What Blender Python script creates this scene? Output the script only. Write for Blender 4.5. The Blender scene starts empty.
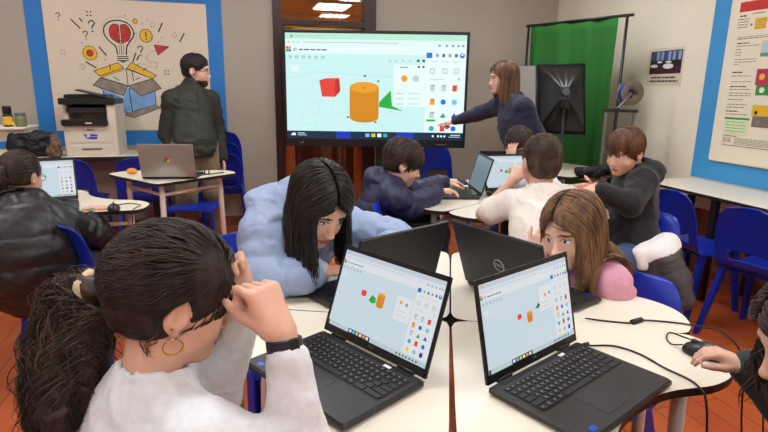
import bpy, math, random
import numpy as np
from mathutils import Vector, Matrix
rnd = random.Random(7)
nrs = np.random.RandomState(11)
SC = bpy.context.scene
COL = SC.collection
PI = math.pi

# ------------------------------------------------------------------ camera model (used to place things at a true depth)
F_PX, PITCH, YAW, ROLL, CAM_H = 540.0, math.radians(13.4), math.radians(15.4), math.radians(0.88), 1.42
_fw = np.array([math.sin(YAW)*math.cos(PITCH), math.cos(YAW)*math.cos(PITCH), -math.sin(PITCH)])
_rt = np.array([math.cos(YAW), -math.sin(YAW), 0.0])
_up = np.cross(_rt, _fw)
_r2 = _rt*math.cos(ROLL)+_up*math.sin(ROLL)
_u2 = _up*math.cos(ROLL)-_rt*math.sin(ROLL)
CAMP = np.array([0, 0, CAM_H])
def at(x, y, d):
    """world point seen at (x, y) of the photo, d metres along the view axis"""
    return CAMP + (_r2*(x-384)/F_PX - _u2*(y-216)/F_PX + _fw)*d
def onz(x, y, z):
    q = at(x, y, 1.0)-CAMP
    return CAMP+q*(z-CAM_H)/q[2]
def V(*a): return np.array(a, float)
def nrm(v):
    v = np.asarray(v, float); return v/(np.linalg.norm(v)+1e-12)

# ------------------------------------------------------------------ objects
def tag(o, label=None, cat=None, group=None, kind=None):
    if label: o['label'] = label
    if cat: o['category'] = cat
    if group: o['group'] = group
    if kind: o['kind'] = kind
    return o
def empty(name, loc=(0, 0, 0), rz=0.0, label=None, cat=None, group=None):
    o = bpy.data.objects.new(name, None); COL.objects.link(o)
    o.location = [float(v) for v in loc]; o.rotation_euler = (0, 0, rz); o.empty_display_size = .05
    return tag(o, label, cat, group)
def mesh_np(name, verts, quads, mats, mi=None, smooth=True):
    me = bpy.data.meshes.new(name)
    verts = np.asarray(verts, np.float32); quads = np.asarray(quads, np.int32)
    n = quads.shape[1]
    me.vertices.add(len(verts)); me.vertices.foreach_set('co', verts.ravel())
    me.loops.add(quads.size); me.loops.foreach_set('vertex_index', quads.ravel())
    me.polygons.add(len(quads)); me.polygons.foreach_set('loop_start', np.arange(0, quads.size, n, dtype=np.int32))
    for m in mats: me.materials.append(m)
    if mi is not None: me.polygons.foreach_set('material_index', np.asarray(mi, np.int32))
    me.polygons.foreach_set('use_smooth', np.full(len(quads), smooth))
    me.update(calc_edges=True)
    return me
def link(name, me, parent=None):
    o = bpy.data.objects.new(name, me); COL.objects.link(o)
    if parent is not None: o.parent = parent
    return o
def child_world(name, me, parent):
    """link a mesh given in world coordinates under a parent that only has a location / z rotation"""
    o = link(name, me, parent)
    m = Matrix.Translation(parent.location) @ parent.rotation_euler.to_matrix().to_4x4()
    o.matrix_parent_inverse = m.inverted()
    return o
def copy_tree(o, parent=None):
    c = o.copy(); COL.objects.link(c)
    if parent is not None: c.parent = parent
    for ch in list(o.children): copy_tree(ch, c)
    return c

class MB:
    """collects shapes of one part and links them as ONE mesh"""
    def __init__(s): s.v = []; s.f = []; s.m = []; s.M = None; s.sm = []
    def add(s, vs, fs, mi=0, smooth=False):
        b = len(s.v)
        for p in vs:
            p = Vector([float(c) for c in p])
            if s.M is not None: p = s.M @ p
            s.v.append(p)
        for f in fs: s.f.append([b+i for i in f]); s.m.append(mi); s.sm.append(smooth)
        return s
    def box(s, c, d, mi=0, R=None):
        hx, hy, hz = d[0]/2, d[1]/2, d[2]/2
        vs = []
        for z in (-hz, hz):
            for x, y in ((-hx, -hy), (hx, -hy), (hx, hy), (-hx, hy)):
                p = Vector((x, y, z))
                if R is not None: p = R @ p
                vs.append(p+Vector([float(q) for q in c]))
        return s.add(vs, [(0, 3, 2, 1), (4, 5, 6, 7), (0, 1, 5, 4), (1, 2, 6, 5), (2, 3, 7, 6), (3, 0, 4, 7)], mi)
    def rbox(s, c, d, r=.004, mi=0, R=None, n=2):
        """box with rounded vertical edges and small top/bottom chamfers"""
        hx, hy = d[0]/2, d[1]/2
        r = min(r, hx*.99, hy*.99, d[2]*.49)
        pts = []
        for k, (sx, sy) in enumerate(((1, 1), (-1, 1), (-1, -1), (1, -1))):
            for j in range(n+1):
                a = PI/2*(k+j/n); pts.append((sx*(hx-r)+r*math.cos(a), sy*(hy-r)+r*math.sin(a)))
        N = len(pts); e = r*.6
        vs = []
        for z, sh in ((-d[2]/2, e), (-d[2]/2+e, 0), (d[2]/2-e, 0), (d[2]/2, e)):
            for x, y in pts:
                p = Vector((x*(1-sh/hx), y*(1-sh/hy), z))
                if R is not None: p = R @ p
                vs.append(p+Vector([float(q) for q in c]))
        fs = [tuple(range(N-1, -1, -1)), tuple(range(3*N, 4*N))]
        for l in range(3):
            for i in range(N):
                fs.append((l*N+i, l*N+(i+1) % N, (l+1)*N+(i+1) % N, (l+1)*N+i))
        return s.add(vs, fs, mi)
    def tube(s, pts, r, n=8, mi=0, cap=True, smooth=True):
        pts = [Vector([float(q) for q in p]) for p in pts]
        N = len(pts); rs = r if isinstance(r, (list, tuple)) else [r]*N
        up = Vector((0, 0, 1)); vs = []; x = None
        for i, p in enumerate(pts):
            t = (pts[min(i+1, N-1)]-pts[max(i-1, 0)]).normalized()
            if x is None:
                x = t.cross(up)
                if x.length < .05: x = t.cross(Vector((0, 1, 0)))
            x = (x-t*x.dot(t)).normalized(); y = t.cross(x)
            for k in range(n):
                a = 2*PI*k/n; vs.append(p+(x*math.cos(a)+y*math.sin(a))*rs[i])
        fs = []
        for i in range(N-1):
            for k in range(n):
                fs.append((i*n+k, i*n+(k+1) % n, (i+1)*n+(k+1) % n, (i+1)*n+k))
        s.add(vs, fs, mi, smooth)
        if cap:
            b = len(s.v)-len(vs)
            s.f.append([b+k for k in range(n-1, -1, -1)]); s.m.append(mi); s.sm.append(False)
            s.f.append([b+(N-1)*n+k for k in range(n)]); s.m.append(mi); s.sm.append(False)
        return s
    def lathe(s, prof, c=(0, 0, 0), n=24, mi=0, R=None):
        vs = []
        for r, z in prof:
            for k in range(n):
                a = 2*PI*k/n
                p = Vector((r*math.cos(a), r*math.sin(a), z))
                if R is not None: p = R @ p
                vs.append(p+Vector([float(q) for q in c]))
        fs = []
        for i in range(len(prof)-1):
            for k in range(n):
                fs.append((i*n+k, i*n+(k+1) % n, (i+1)*n+(k+1) % n, (i+1)*n+k))
        s.add(vs, fs, mi, True)
        return s
    def prism(s, poly, z0, z1, mi=0, side=None, R=None, c=(0, 0, 0)):
        """outline (x, y) extruded from z0 to z1"""
        N = len(poly); vs = []
        for z in (z0, z1):
            for x, y in poly:
                p = Vector((x, y, z))
                if R is not None: p = R @ p
                vs.append(p+Vector([float(q) for q in c]))
        s.add(vs, [tuple(range(N-1, -1, -1)), tuple(range(N, 2*N))], mi)
        b = len(s.v)-2*N
        for i in range(N):
            s.f.append([b+i, b+(i+1) % N, b+N+(i+1) % N, b+N+i]); s.m.append(mi if side is None else side); s.sm.append(False)
        return s
    def ball(s, c, r, n=12, mi=0, R=None):
        r = (r, r, r) if not isinstance(r, (tuple, list)) else r
        vs = []; fs = []
        m = n//2
        for i in range(m+1):
            t = PI*i/m
            for k in range(n):
                a = 2*PI*k/n
                p = Vector((r[0]*math.sin(t)*math.cos(a), r[1]*math.sin(t)*math.sin(a), r[2]*math.cos(t)))
                if R is not None: p = R @ p
                vs.append(p+Vector([float(q) for q in c]))
        for i in range(m):
            for k in range(n):
                fs.append((i*n+k, (i+1)*n+k, (i+1)*n+(k+1) % n, i*n+(k+1) % n))
        return s.add(vs, fs, mi, True)
    def mesh(s, name, mats):
        me = bpy.data.meshes.new(name)
        me.from_pydata([tuple(p) for p in s.v], [], s.f)
        for m in (mats if isinstance(mats, (list, tuple)) else [mats]): me.materials.append(m)
        me.polygons.foreach_set('material_index', np.array(s.m, np.int32))
        me.polygons.foreach_set('use_smooth', np.array(s.sm, bool))
        me.update(); me.validate()
        return me
    def build(s, name, mats, parent=None, bevel=0, world=False):
        me = s.mesh(name, mats)
        o = child_world(name, me, parent) if world and parent is not None else link(name, me, parent)
        if bevel:
            md = o.modifiers.new('bevel', 'BEVEL'); md.width = bevel; md.segments = 2; md.limit_method = 'ANGLE'; md.angle_limit = .7
        return o
def struct(name, mb, mats, kind='structure'):
    o = mb.build(name, mats); o['kind'] = kind
    return o
def spline(pts, n=8, closed=False):
    """Catmull-Rom through pts"""
    P = [np.array(p, float) for p in pts]; N = len(P); out = []
    rng = range(N) if closed else range(N-1)
    for i in rng:
        g = (lambda k: P[k % N]) if closed else (lambda k: P[min(max(k, 0), N-1)])
        a, b, c, d = g(i-1), g(i), g(i+1), g(i+2)
        for j in range(n):
            t = j/n
            out.append(.5*((2*b)+(-a+c)*t+(2*a-5*b+4*c-d)*t*t+(-a+3*b-3*c+d)*t**3))
    if not closed: out.append(P[-1])
    return out

# ------------------------------------------------------------------ value noise
def _hash(ix, iy, iz):
    n = (ix*374761393 + iy*668265263 + iz*2147483647) & 0x7fffffff
    n = ((n ^ (n >> 13))*1274126177) & 0x7fffffff
    return ((n ^ (n >> 16)) & 0xffff)/65535.0
def vnoise(p):
    p = np.asarray(p, float); i = np.floor(p).astype(np.int64); f = p-i; f = f*f*(3-2*f)
    r = 0
    for dx in (0, 1):
        for dy in (0, 1):
            for dz in (0, 1):
                w = (f[:, 0] if dx else 1-f[:, 0])*(f[:, 1] if dy else 1-f[:, 1])*(f[:, 2] if dz else 1-f[:, 2])
                r = r+w*_hash(i[:, 0]+dx, i[:, 1]+dy, i[:, 2]+dz)
    return r*2-1
def fbm(p, o=3):
    a = 1.0; r = 0
    for k in range(o):
        r = r+a*vnoise(p*(2.03**k)+17.3*k); a *= .5
    return r

# ------------------------------------------------------------------ signed distance modelling
class SDF:
    def __init__(s, lo, hi, h):
        s.h = h; s.lo = np.array(lo, float)-3*h
        s.n = np.ceil((np.array(hi, float)+3*h-s.lo)/h).astype(int)+1
        s.v = np.full(s.n, .2, np.float32)
    def _sub(s, lo, hi, pad):
        a = np.clip(np.floor((lo-pad-s.lo)/s.h).astype(int), 0, s.n-1)
        b = np.clip(np.ceil((hi+pad-s.lo)/s.h).astype(int)+1, 1, s.n)
        if np.any(b <= a): return None
        sl = tuple(slice(a[i], b[i]) for i in range(3))
        X, Y, Z = [(s.lo[i]+s.h*np.arange(a[i], b[i])).astype(np.float32) for i in range(3)]
        return sl, X[:, None, None], Y[None, :, None], Z[None, None, :]
    def _mix(s, sl, d, k, op):
        a = s.v[sl]
        if op == 'u':
            if k > 0:
                h = np.maximum(k-np.abs(a-d), 0)/k; s.v[sl] = np.minimum(a, d)-h*h*k*.25
            else: s.v[sl] = np.minimum(a, d)
        else:
            d = -d
            if k > 0:
                h = np.maximum(k-np.abs(a-d), 0)/k; s.v[sl] = np.maximum(a, d)+h*h*k*.25
            else: s.v[sl] = np.maximum(a, d)
    def cap(s, a, b, ra, rb=None, k=.015, op='u', puff=0, npuff=4, flat=None):
        """tapered limb; puff: quilted ridges along it; flat=(axis, factor): thinner along axis"""
        a = np.asarray(a, float); b = np.asarray(b, float)
        rb = ra if rb is None else rb; R = max(ra, rb)+abs(puff)
        q = s._sub(np.minimum(a, b)-R, np.maximum(a, b)+R, k+3*s.h)
        if q is None: return s
        sl, X, Y, Z = q
        ba = b-a; L2 = float(ba@ba)+1e-9
        px, py, pz = X-a[0], Y-a[1], Z-a[2]
        t = np.clip((px*ba[0]+py*ba[1]+pz*ba[2])/L2, 0, 1).astype(np.float32)
        qx, qy, qz = px-t*ba[0], py-t*ba[1], pz-t*ba[2]
        d2 = qx*qx+qy*qy+qz*qz
        if flat is not None:
            ax, fc = nrm(flat[0]), flat[1]
            w = qx*ax[0]+qy*ax[1]+qz*ax[2]
            d2 = d2+w*w*(1/fc**2-1)
        r = ra+(rb-ra)*t
        if puff: r = r+puff*(np.abs(np.sin(PI*npuff*t))**.38-.75)
        d = np.sqrt(d2)-r
        s._mix(sl, d.astype(np.float32), k, op)
        return s
    def ell(s, c, r, R=None, k=.015, op='u'):
        """ellipsoid; rows of R are its axes"""
        c = np.asarray(c, float); m = max(r)
        q = s._sub(c-m, c+m, k+3*s.h)
        if q is None: return s
        sl, X, Y, Z = q
        px, py, pz = X-c[0], Y-c[1], Z-c[2]
        if R is not None:
            R = np.asarray(R, float)
            px, py, pz = (R[0][0]*px+R[0][1]*py+R[0][2]*pz, R[1][0]*px+R[1][1]*py+R[1][2]*pz, R[2][0]*px+R[2][1]*py+R[2][2]*pz)
        ax, ay, az = px/r[0], py/r[1], pz/r[2]
        k0 = np.sqrt(ax*ax+ay*ay+az*az)+1e-9
        k1 = np.sqrt((ax/r[0])**2+(ay/r[1])**2+(az/r[2])**2)+1e-9
        s._mix(sl, (k0*(k0-1)/k1).astype(np.float32), k, op)
        return s
    def box(s, c, hd, R=None, rad=.01, k=.01, op='u'):
        c = np.asarray(c, float); m = float(np.linalg.norm(hd))+rad
        q = s._sub(c-m, c+m, k+3*s.h)
        if q is None: return s
        sl, X, Y, Z = q
        px, py, pz = X-c[0]+0*Y+0*Z, Y-c[1]+0*X+0*Z, Z-c[2]+0*X+0*Y
        if R is not None:
            R = np.asarray(R, float)
            px, py, pz = (R[0][0]*px+R[0][1]*py+R[0][2]*pz, R[1][0]*px+R[1][1]*py+R[1][2]*pz, R[2][0]*px+R[2][1]*py+R[2][2]*pz)
        qx, qy, qz = np.abs(px)-hd[0]+rad, np.abs(py)-hd[1]+rad, np.abs(pz)-hd[2]+rad
        d = np.sqrt(np.maximum(qx, 0)**2+np.maximum(qy, 0)**2+np.maximum(qz, 0)**2)+np.minimum(np.maximum(qx, np.maximum(qy, qz)), 0)-rad
        s._mix(sl, d.astype(np.float32), k, op)
        return s
    def half(s, p, n, k=.01):
        """cut away everything beyond the plane through p with normal n"""
        n = nrm(n)
        X, Y, Z = [(s.lo[i]+s.h*np.arange(s.n[i])).astype(np.float32) for i in range(3)]
        d = (X[:, None, None]-p[0])*n[0]+(Y[None, :, None]-p[1])*n[1]+(Z[None, None, :]-p[2])*n[2]
        h = np.maximum(k-np.abs(s.v-d), 0)/k
        s.v = (np.maximum(s.v, d)+h*h*k*.25).astype(np.float32)
        return s
    def mesh(s):
        v = s.v; I = v < 0
        c = np.zeros(np.array(v.shape)-1, np.int8)
        for dx in (0, 1):
            for dy in (0, 1):
                for dz in (0, 1):
                    c += I[dx:v.shape[0]-1+dx, dy:v.shape[1]-1+dy, dz:v.shape[2]-1+dz]
        act = np.argwhere((c > 0) & (c < 8))
        if not len(act): return np.zeros((0, 3)), np.zeros((0, 4), int)
        val = {}
        for dx in (0, 1):
            for dy in (0, 1):
                for dz in (0, 1):
                    val[dx, dy, dz] = v[act[:, 0]+dx, act[:, 1]+dy, act[:, 2]+dz].astype(float)
        acc = np.zeros((len(act), 3)); cnt = np.zeros(len(act))
        for ax in range(3):
            o1, o2 = [i for i in range(3) if i != ax]
            for u in (0, 1):
                for w in (0, 1):
                    A = [0, 0, 0]; A[o1] = u; A[o2] = w; B = list(A); B[ax] = 1
                    a, b = val[tuple(A)], val[tuple(B)]
                    m = (a < 0) != (b < 0)
                    t = np.where(m, a/np.where(np.abs(a-b) < 1e-9, 1e-9, a-b), 0)
                    P = np.tile(np.array(A, float), (len(act), 1)); P[:, ax] += t
                    acc += P*m[:, None]; cnt += m
        verts = s.lo+s.h*(act+acc/np.maximum(cnt, 1)[:, None])
        idx = -np.ones(c.shape, np.int32); idx[act[:, 0], act[:, 1], act[:, 2]] = np.arange(len(act))
        quads = []
        for ax in range(3):
            o1, o2 = [(1, 2), (2, 0), (0, 1)][ax]
            A = [slice(None)]*3; B = [slice(None)]*3
            A[ax] = slice(0, -1); B[ax] = slice(1, None)
            a, b = I[tuple(A)], I[tuple(B)]
            e = np.argwhere(a != b)
            e = e[(e[:, o1] > 0) & (e[:, o2] > 0) & (e[:, o1] < v.shape[o1]-1) & (e[:, o2] < v.shape[o2]-1)]
            ins = I[e[:, 0], e[:, 1], e[:, 2]]
            def g(d1, d2):
                q = e.copy(); q[:, o1] += d1; q[:, o2] += d2
                return idx[q[:, 0], q[:, 1], q[:, 2]]
            Q = np.stack([g(-1, -1), g(0, -1), g(0, 0), g(-1, 0)], 1)
            Q = np.where(ins[:, None], Q, Q[:, ::-1])
            quads.append(Q)
        quads = np.concatenate(quads)
        quads = quads[(quads >= 0).all(1)]
        return verts, quads
def vnormals(v, q):
    n = np.cross(v[q[:, 2]]-v[q[:, 0]], v[q[:, 3]]-v[q[:, 1]])
    out = np.zeros_like(v)
    for k in range(4):
        for a in range(3): out[:, a] += np.bincount(q[:, k], n[:, a], len(v))
    return out/(np.linalg.norm(out, axis=1, keepdims=True)+1e-12)
def relax(v, q, it=2, f=.5):
    for _ in range(it):
        acc = np.zeros_like(v); cnt = np.zeros(len(v))
        for k in range(4):
            j = q[:, (k+1) % 4]
            for a in range(3): acc[:, a] += np.bincount(q[:, k], v[j, a], len(v))
            cnt += np.bincount(q[:, k], minlength=len(v))
        v = v+(acc/np.maximum(cnt, 1)[:, None]-v)*f
    return v
def wrinkle(v, q, amp, freq, seed=0, ridged=True, stretch=(1, 1, 1)):
    n = vnormals(v, q); p = v*freq*np.array(stretch)+seed*7.7
    w = fbm(p+.6*np.stack([vnoise(p*.7+3), vnoise(p*.7+9), vnoise(p*.7+21)], 1), 3)
    if ridged: w = .5-np.abs(w)
    return v+n*(w*amp)[:, None]
# ------------------------------------------------------------------ materials
def srgb(c):
    return tuple(((x/255)/12.92 if x/255 <= .04045 else ((x/255+.055)/1.055)**2.4) for x in c)+(1.0,)
def mat(name, rgb, rough=.5, metal=0, spec=.5, noise=0, nscale=20, bump=0, bscale=200, emit=0, coat=0, sheen=0, trans=0, stretch=None, sss=0):
    m = bpy.data.materials.new(name); m.use_nodes = True
    nt = m.node_tree; b = nt.nodes['Principled BSDF']
    c = srgb(rgb)
    b.inputs['Base Color'].default_value = c; b.inputs['Roughness'].default_value = rough
    b.inputs['Metallic'].default_value = metal; b.inputs['Specular IOR Level'].default_value = spec
    b.inputs['Coat Weight'].default_value = coat; b.inputs['Sheen Weight'].default_value = sheen
    b.inputs['Transmission Weight'].default_value = trans
    if sss: b.inputs['Subsurface Weight'].default_value = sss; b.inputs['Subsurface Radius'].default_value = (.01, .004, .002)
    if noise or bump:
        tc = nt.nodes.new('ShaderNodeTexCoord'); mp = nt.nodes.new('ShaderNodeMapping'); nt.links.new(tc.outputs['Object'], mp.inputs['Vector'])
        if stretch: mp.inputs['Scale'].default_value = stretch
    if noise:
        nz = nt.nodes.new('ShaderNodeTexNoise'); nz.inputs['Scale'].default_value = nscale; nz.inputs['Detail'].default_value = 5
        nt.links.new(mp.outputs['Vector'], nz.inputs['Vector'])
        rp = nt.nodes.new('ShaderNodeValToRGB'); rp.color_ramp.elements[0].position = .3; rp.color_ramp.elements[1].position = .7
        rp.color_ramp.elements[0].color = tuple(x*(1-noise) for x in c[:3])+(1,)
        rp.color_ramp.elements[1].color = tuple(min(1, x*(1+noise)) for x in c[:3])+(1,)
        nt.links.new(nz.outputs['Fac'], rp.inputs['Fac']); nt.links.new(rp.outputs['Color'], b.inputs['Base Color'])
    if bump:
        bz = nt.nodes.new('ShaderNodeTexNoise'); bz.inputs['Scale'].default_value = bscale; bz.inputs['Detail'].default_value = 4
        nt.links.new(mp.outputs['Vector'], bz.inputs['Vector'])
        bp = nt.nodes.new('ShaderNodeBump'); bp.inputs['Strength'].default_value = bump; bp.inputs['Distance'].default_value = .01
        nt.links.new(bz.outputs['Fac'], bp.inputs['Height']); nt.links.new(bp.outputs['Normal'], b.inputs['Normal'])
    if emit:
        b.inputs['Emission Color'].default_value = c; b.inputs['Emission Strength'].default_value = emit
    return m
def glow(name, rgb, s=1.0):
    """a lit pixel of a display"""
    m = mat(name, rgb, rough=.25, spec=.25)
    b = m.node_tree.nodes['Principled BSDF']
    b.inputs['Base Color'].default_value = (.01, .01, .01, 1)
    b.inputs['Emission Color'].default_value = srgb(rgb); b.inputs['Emission Strength'].default_value = s
    return m
def floor_mat():
    m = mat('floor_wood', (178, 88, 40), rough=.32, spec=.5)
    nt = m.node_tree; b = nt.nodes['Principled BSDF']
    tc = nt.nodes.new('ShaderNodeTexCoord')
    mp = nt.nodes.new('ShaderNodeMapping'); mp.inputs['Rotation'].default_value = (0, 0, PI/2); nt.links.new(tc.outputs['Object'], mp.inputs['Vector'])
    br = nt.nodes.new('ShaderNodeTexBrick'); br.inputs['Scale'].default_value = 1; br.inputs['Mortar Size'].default_value = .004
    br.inputs['Brick Width'].default_value = .9; br.inputs['Row Height'].default_value = .12
    br.inputs['Color1'].default_value = srgb((206, 104, 52)); br.inputs['Color2'].default_value = srgb((194, 92, 44)); br.inputs['Mortar'].default_value = srgb((150, 68, 34))
    nt.links.new(mp.outputs['Vector'], br.inputs['Vector'])
    m2 = nt.nodes.new('ShaderNodeMapping'); m2.inputs['Scale'].default_value = (12, 2, 2); nt.links.new(tc.outputs['Object'], m2.inputs['Vector'])
    nz = nt.nodes.new('ShaderNodeTexNoise'); nz.inputs['Scale'].default_value = 4; nz.inputs['Detail'].default_value = 6; nt.links.new(m2.outputs['Vector'], nz.inputs['Vector'])
    mx = nt.nodes.new('ShaderNodeMix'); mx.data_type = 'RGBA'; mx.blend_type = 'MULTIPLY'; mx.inputs[0].default_value = .55
    nt.links.new(br.outputs['Color'], mx.inputs[6]); 
    rp = nt.nodes.new('ShaderNodeValToRGB'); rp.color_ramp.elements[0].position = .3; rp.color_ramp.elements[0].color = (.70, .62, .58, 1); rp.color_ramp.elements[1].position = .7
    nt.links.new(nz.outputs['Fac'], rp.inputs['Fac']); nt.links.new(rp.outputs['Color'], mx.inputs[7])
    nt.links.new(mx.outputs[2], b.inputs['Base Color'])
    return m
def hair_mat(name, rgb, rgb2, rough=.42):
    m = mat(name, rgb, rough=rough, spec=.45)
    nt = m.node_tree; b = nt.nodes['Principled BSDF']
    tc = nt.nodes.new('ShaderNodeTexCoord')
    mp = nt.nodes.new('ShaderNodeMapping'); mp.inputs['Scale'].default_value = (1, 1, .16); nt.links.new(tc.outputs['Object'], mp.inputs['Vector'])
    nz = nt.nodes.new('ShaderNodeTexNoise'); nz.inputs['Scale'].default_value = 40; nz.inputs['Detail'].default_value = 3
    nt.links.new(mp.outputs['Vector'], nz.inputs['Vector'])
    rp = nt.nodes.new('ShaderNodeValToRGB'); rp.color_ramp.elements[0].position = .35; rp.color_ramp.elements[1].position = .7
    rp.color_ramp.elements[0].color = srgb(rgb); rp.color_ramp.elements[1].color = srgb(rgb2)
    nt.links.new(nz.outputs['Fac'], rp.inputs['Fac']); nt.links.new(rp.outputs['Color'], b.inputs['Base Color'])
    return m
M = {}
M['floor'] = floor_mat()
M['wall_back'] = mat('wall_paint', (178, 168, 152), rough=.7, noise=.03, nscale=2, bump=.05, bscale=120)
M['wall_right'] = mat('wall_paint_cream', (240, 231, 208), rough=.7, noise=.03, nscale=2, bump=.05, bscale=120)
M['ceiling'] = mat('ceiling_white', (228, 222, 210), rough=.8)
M['blue_band_light'] = mat('light_blue_wall_paint', (66, 154, 214), rough=.55)
M['blue_band'] = mat('blue_wall_paint', (36, 124, 200), rough=.55)
M['panel'] = mat('panel_white', (226, 212, 188), rough=.4)
M['board'] = mat('board_white', (244, 234, 208), rough=.4)
M['door_wood'] = mat('dark_door_wood', (52, 24, 18), rough=.35, noise=.25, nscale=14, stretch=(6, 6, 1))
M['orange_wood'] = mat('orange_wood', (178, 92, 40), rough=.4, noise=.2, nscale=12, stretch=(6, 6, 1))
M['brown_wood'] = mat('brown_wood', (128, 74, 48), rough=.5, noise=.25, nscale=10, stretch=(1, 1, 6))
M['glass'] = mat('door_glass', (255, 255, 255), rough=.02, trans=1.0)
M['corridor'] = mat('corridor_paint', (222, 176, 96), rough=.8)
M['table_white'] = mat('table_laminate', (236, 228, 206), rough=.32, noise=.015, nscale=3)
M['table_edge'] = mat('table_edge_black', (30, 27, 26), rough=.5)
M['leg_white'] = mat('leg_enamel', (222, 212, 198), rough=.35)
M['leg_dark'] = mat('leg_dark_metal', (24, 22, 24), rough=.4)
M['chair'] = mat('chair_blue_plastic', (18, 44, 164), rough=.35, spec=.4, bump=.04, bscale=300)
M['black_pl'] = mat('black_plastic', (20, 20, 22), rough=.35)
M['dark_pl'] = mat('dark_grey_plastic', (46, 46, 50), rough=.4)
M['laptop'] = mat('laptop_charcoal', (52, 51, 50), rough=.4, metal=.35, noise=.03, nscale=40)
M['lid'] = mat('lid_charcoal', (50, 50, 52), rough=.42, metal=.3)
M['key'] = mat('key_black', (24, 24, 26), rough=.45)
M['keytxt'] = mat('key_print', (150, 150, 150), rough=.5)
M['silver'] = mat('silver_shell', (176, 172, 166), rough=.32, metal=.4)
M['lightgrey'] = mat('light_grey_print', (200, 200, 200), rough=.5)
M['printer'] = mat('printer_white', (232, 222, 200), rough=.4)
M['printer_blk'] = mat('printer_black', (22, 24, 26), rough=.32)
M['sticker_blue'] = mat('sticker_blue', (24, 84, 190), rough=.3)
M['white'] = mat('white_paint', (240, 238, 232), rough=.45)
M['red'] = mat('red_ink', (206, 44, 36), rough=.5)
M['yellow'] = mat('yellow_ink', (236, 190, 44), rough=.5)
M['orange'] = mat('orange_plastic', (240, 160, 30), rough=.4)
M['green_ink'] = mat('green_ink', (60, 150, 70), rough=.5)
M['ink'] = mat('black_ink', (24, 22, 22), rough=.5)
M['ink_grey'] = mat('grey_ink', (120, 112, 104), rough=.6)
M['box_blue'] = mat('pale_blue_ink', (120, 168, 214), rough=.5, noise=.2, nscale=8)
M['box_brown'] = mat('brown_grey_ink', (150, 134, 122), rough=.5, noise=.25, nscale=12)
M['green_cloth'] = mat('green_screen_cloth', (36, 108, 37), rough=.85, bump=.15, bscale=400)
M['softbox'] = mat('softbox_black_cloth', (26, 25, 24), rough=.34, bump=.3, bscale=14)
M['diffuser'] = mat('softbox_grey_cloth', (150, 147, 140), rough=.7, bump=.1, bscale=40)
M['spool_blue'] = mat('blue_filament', (30, 60, 190), rough=.35)
M['spool_grey'] = mat('spool_grey_disc', (118, 108, 92), rough=.4)
M['steel'] = mat('brushed_steel', (130, 130, 136), rough=.35, metal=.8)
M['cable'] = mat('cable_black', (16, 16, 17), rough=.45)
M['skin'] = mat('skin_fair', (230, 182, 156), rough=.5, sss=.12, noise=.05, nscale=30)
M['skin2'] = mat('skin_light', (232, 184, 156), rough=.5, sss=.12, noise=.05, nscale=30)
M['skin3'] = mat('skin_tan', (224, 176, 150), rough=.5, sss=.12, noise=.05, nscale=30)
M['lip'] = mat('lip_pink', (188, 104, 96), rough=.45)
M['eye_white'] = mat('eye_white', (236, 232, 226), rough=.2)
M['iris'] = mat('iris_dark', (44, 28, 20), rough=.15)
M['hair_black'] = hair_mat('hair_black', (18, 15, 14), (40, 33, 30), .36)
M['hair_dkbrown'] = hair_mat('hair_dark_brown', (32, 24, 18), (76, 56, 40))
M['hair_curly'] = hair_mat('hair_curly_brown', (34, 24, 19), (84, 62, 46), .5)
M['beard'] = hair_mat('beard_dark', (34, 26, 22), (62, 48, 40), .7)
M['hair_head'] = hair_mat('hair_drawn_back', (24, 17, 13), (56, 41, 31), .6)
M['hair_brown'] = hair_mat('hair_brown', (66, 42, 24), (120, 80, 46))
M['hair_lbrown'] = hair_mat('hair_light_brown', (92, 66, 44), (150, 112, 78))
M['hair_short'] = hair_mat('hair_cropped_brown', (56, 42, 32), (92, 70, 52), .6)
M['hair_blonde'] = hair_mat('hair_dark_blonde', (66, 46, 32), (142, 104, 66))
def cloth(n, c, rough=.85, noise=.06, nscale=60, bump=.12, bscale=500, sheen=.15): return mat(n, c, rough, noise=noise, nscale=nscale, bump=bump, bscale=bscale, sheen=sheen)
M['sweat_white'] = cloth('white_sweatshirt_knit', (226, 229, 231))
M['puffer_black'] = mat('black_puffer_nylon', (28, 27, 28), rough=.45, bump=.12, bscale=40, noise=.1, nscale=30)
M['puffer_blue'] = mat('pale_blue_puffer_nylon', (150, 168, 198), rough=.5, bump=.1, bscale=40)
M['puffer_navy'] = mat('navy_puffer_nylon', (40, 44, 74), rough=.5, bump=.12, bscale=40)
M['puffer_grey'] = mat('grey_puffer_nylon', (72, 70, 70), rough=.5, bump=.12, bscale=40)
M['jacket_green'] = mat('dark_green_jacket', (42, 44, 34), rough=.7, bump=.1, bscale=60)
M['khaki'] = cloth('khaki_trousers', (124, 108, 78))
M['navy_knit'] = cloth('navy_jersey', (30, 32, 58))
M['tee_white'] = cloth('white_tshirt_cotton', (236, 226, 214), bump=.06)
M['hoodie_black'] = cloth('black_hoodie_fleece', (22, 21, 22))
M['pink_knit'] = cloth('pink_sweatshirt', (222, 158, 176))
M['jeans'] = cloth('blue_jeans', (52, 72, 112))
M['trouser_dark'] = cloth('dark_trousers', (34, 34, 40))
M['dark_green_knit'] = cloth('dark_green_cuff', (34, 42, 44))
M['shoe_dark'] = mat('dark_shoe', (38, 36, 36), rough=.6)
M['gold'] = mat('gold_ring', (214, 170, 90), rough=.2, metal=1)
M['scrunchie'] = cloth('cream_scrunchie', (226, 206, 164))
M['bag_black'] = mat('black_bag_cloth', (20, 21, 26), rough=.6, bump=.2, bscale=60)
M['fur'] = mat('leopard_scarf', (118, 96, 76), rough=.9, noise=.75, nscale=70, bump=.5, bscale=200)
M['clear'] = mat('jar_glass', (230, 235, 225), rough=.05, trans=.85)
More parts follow.
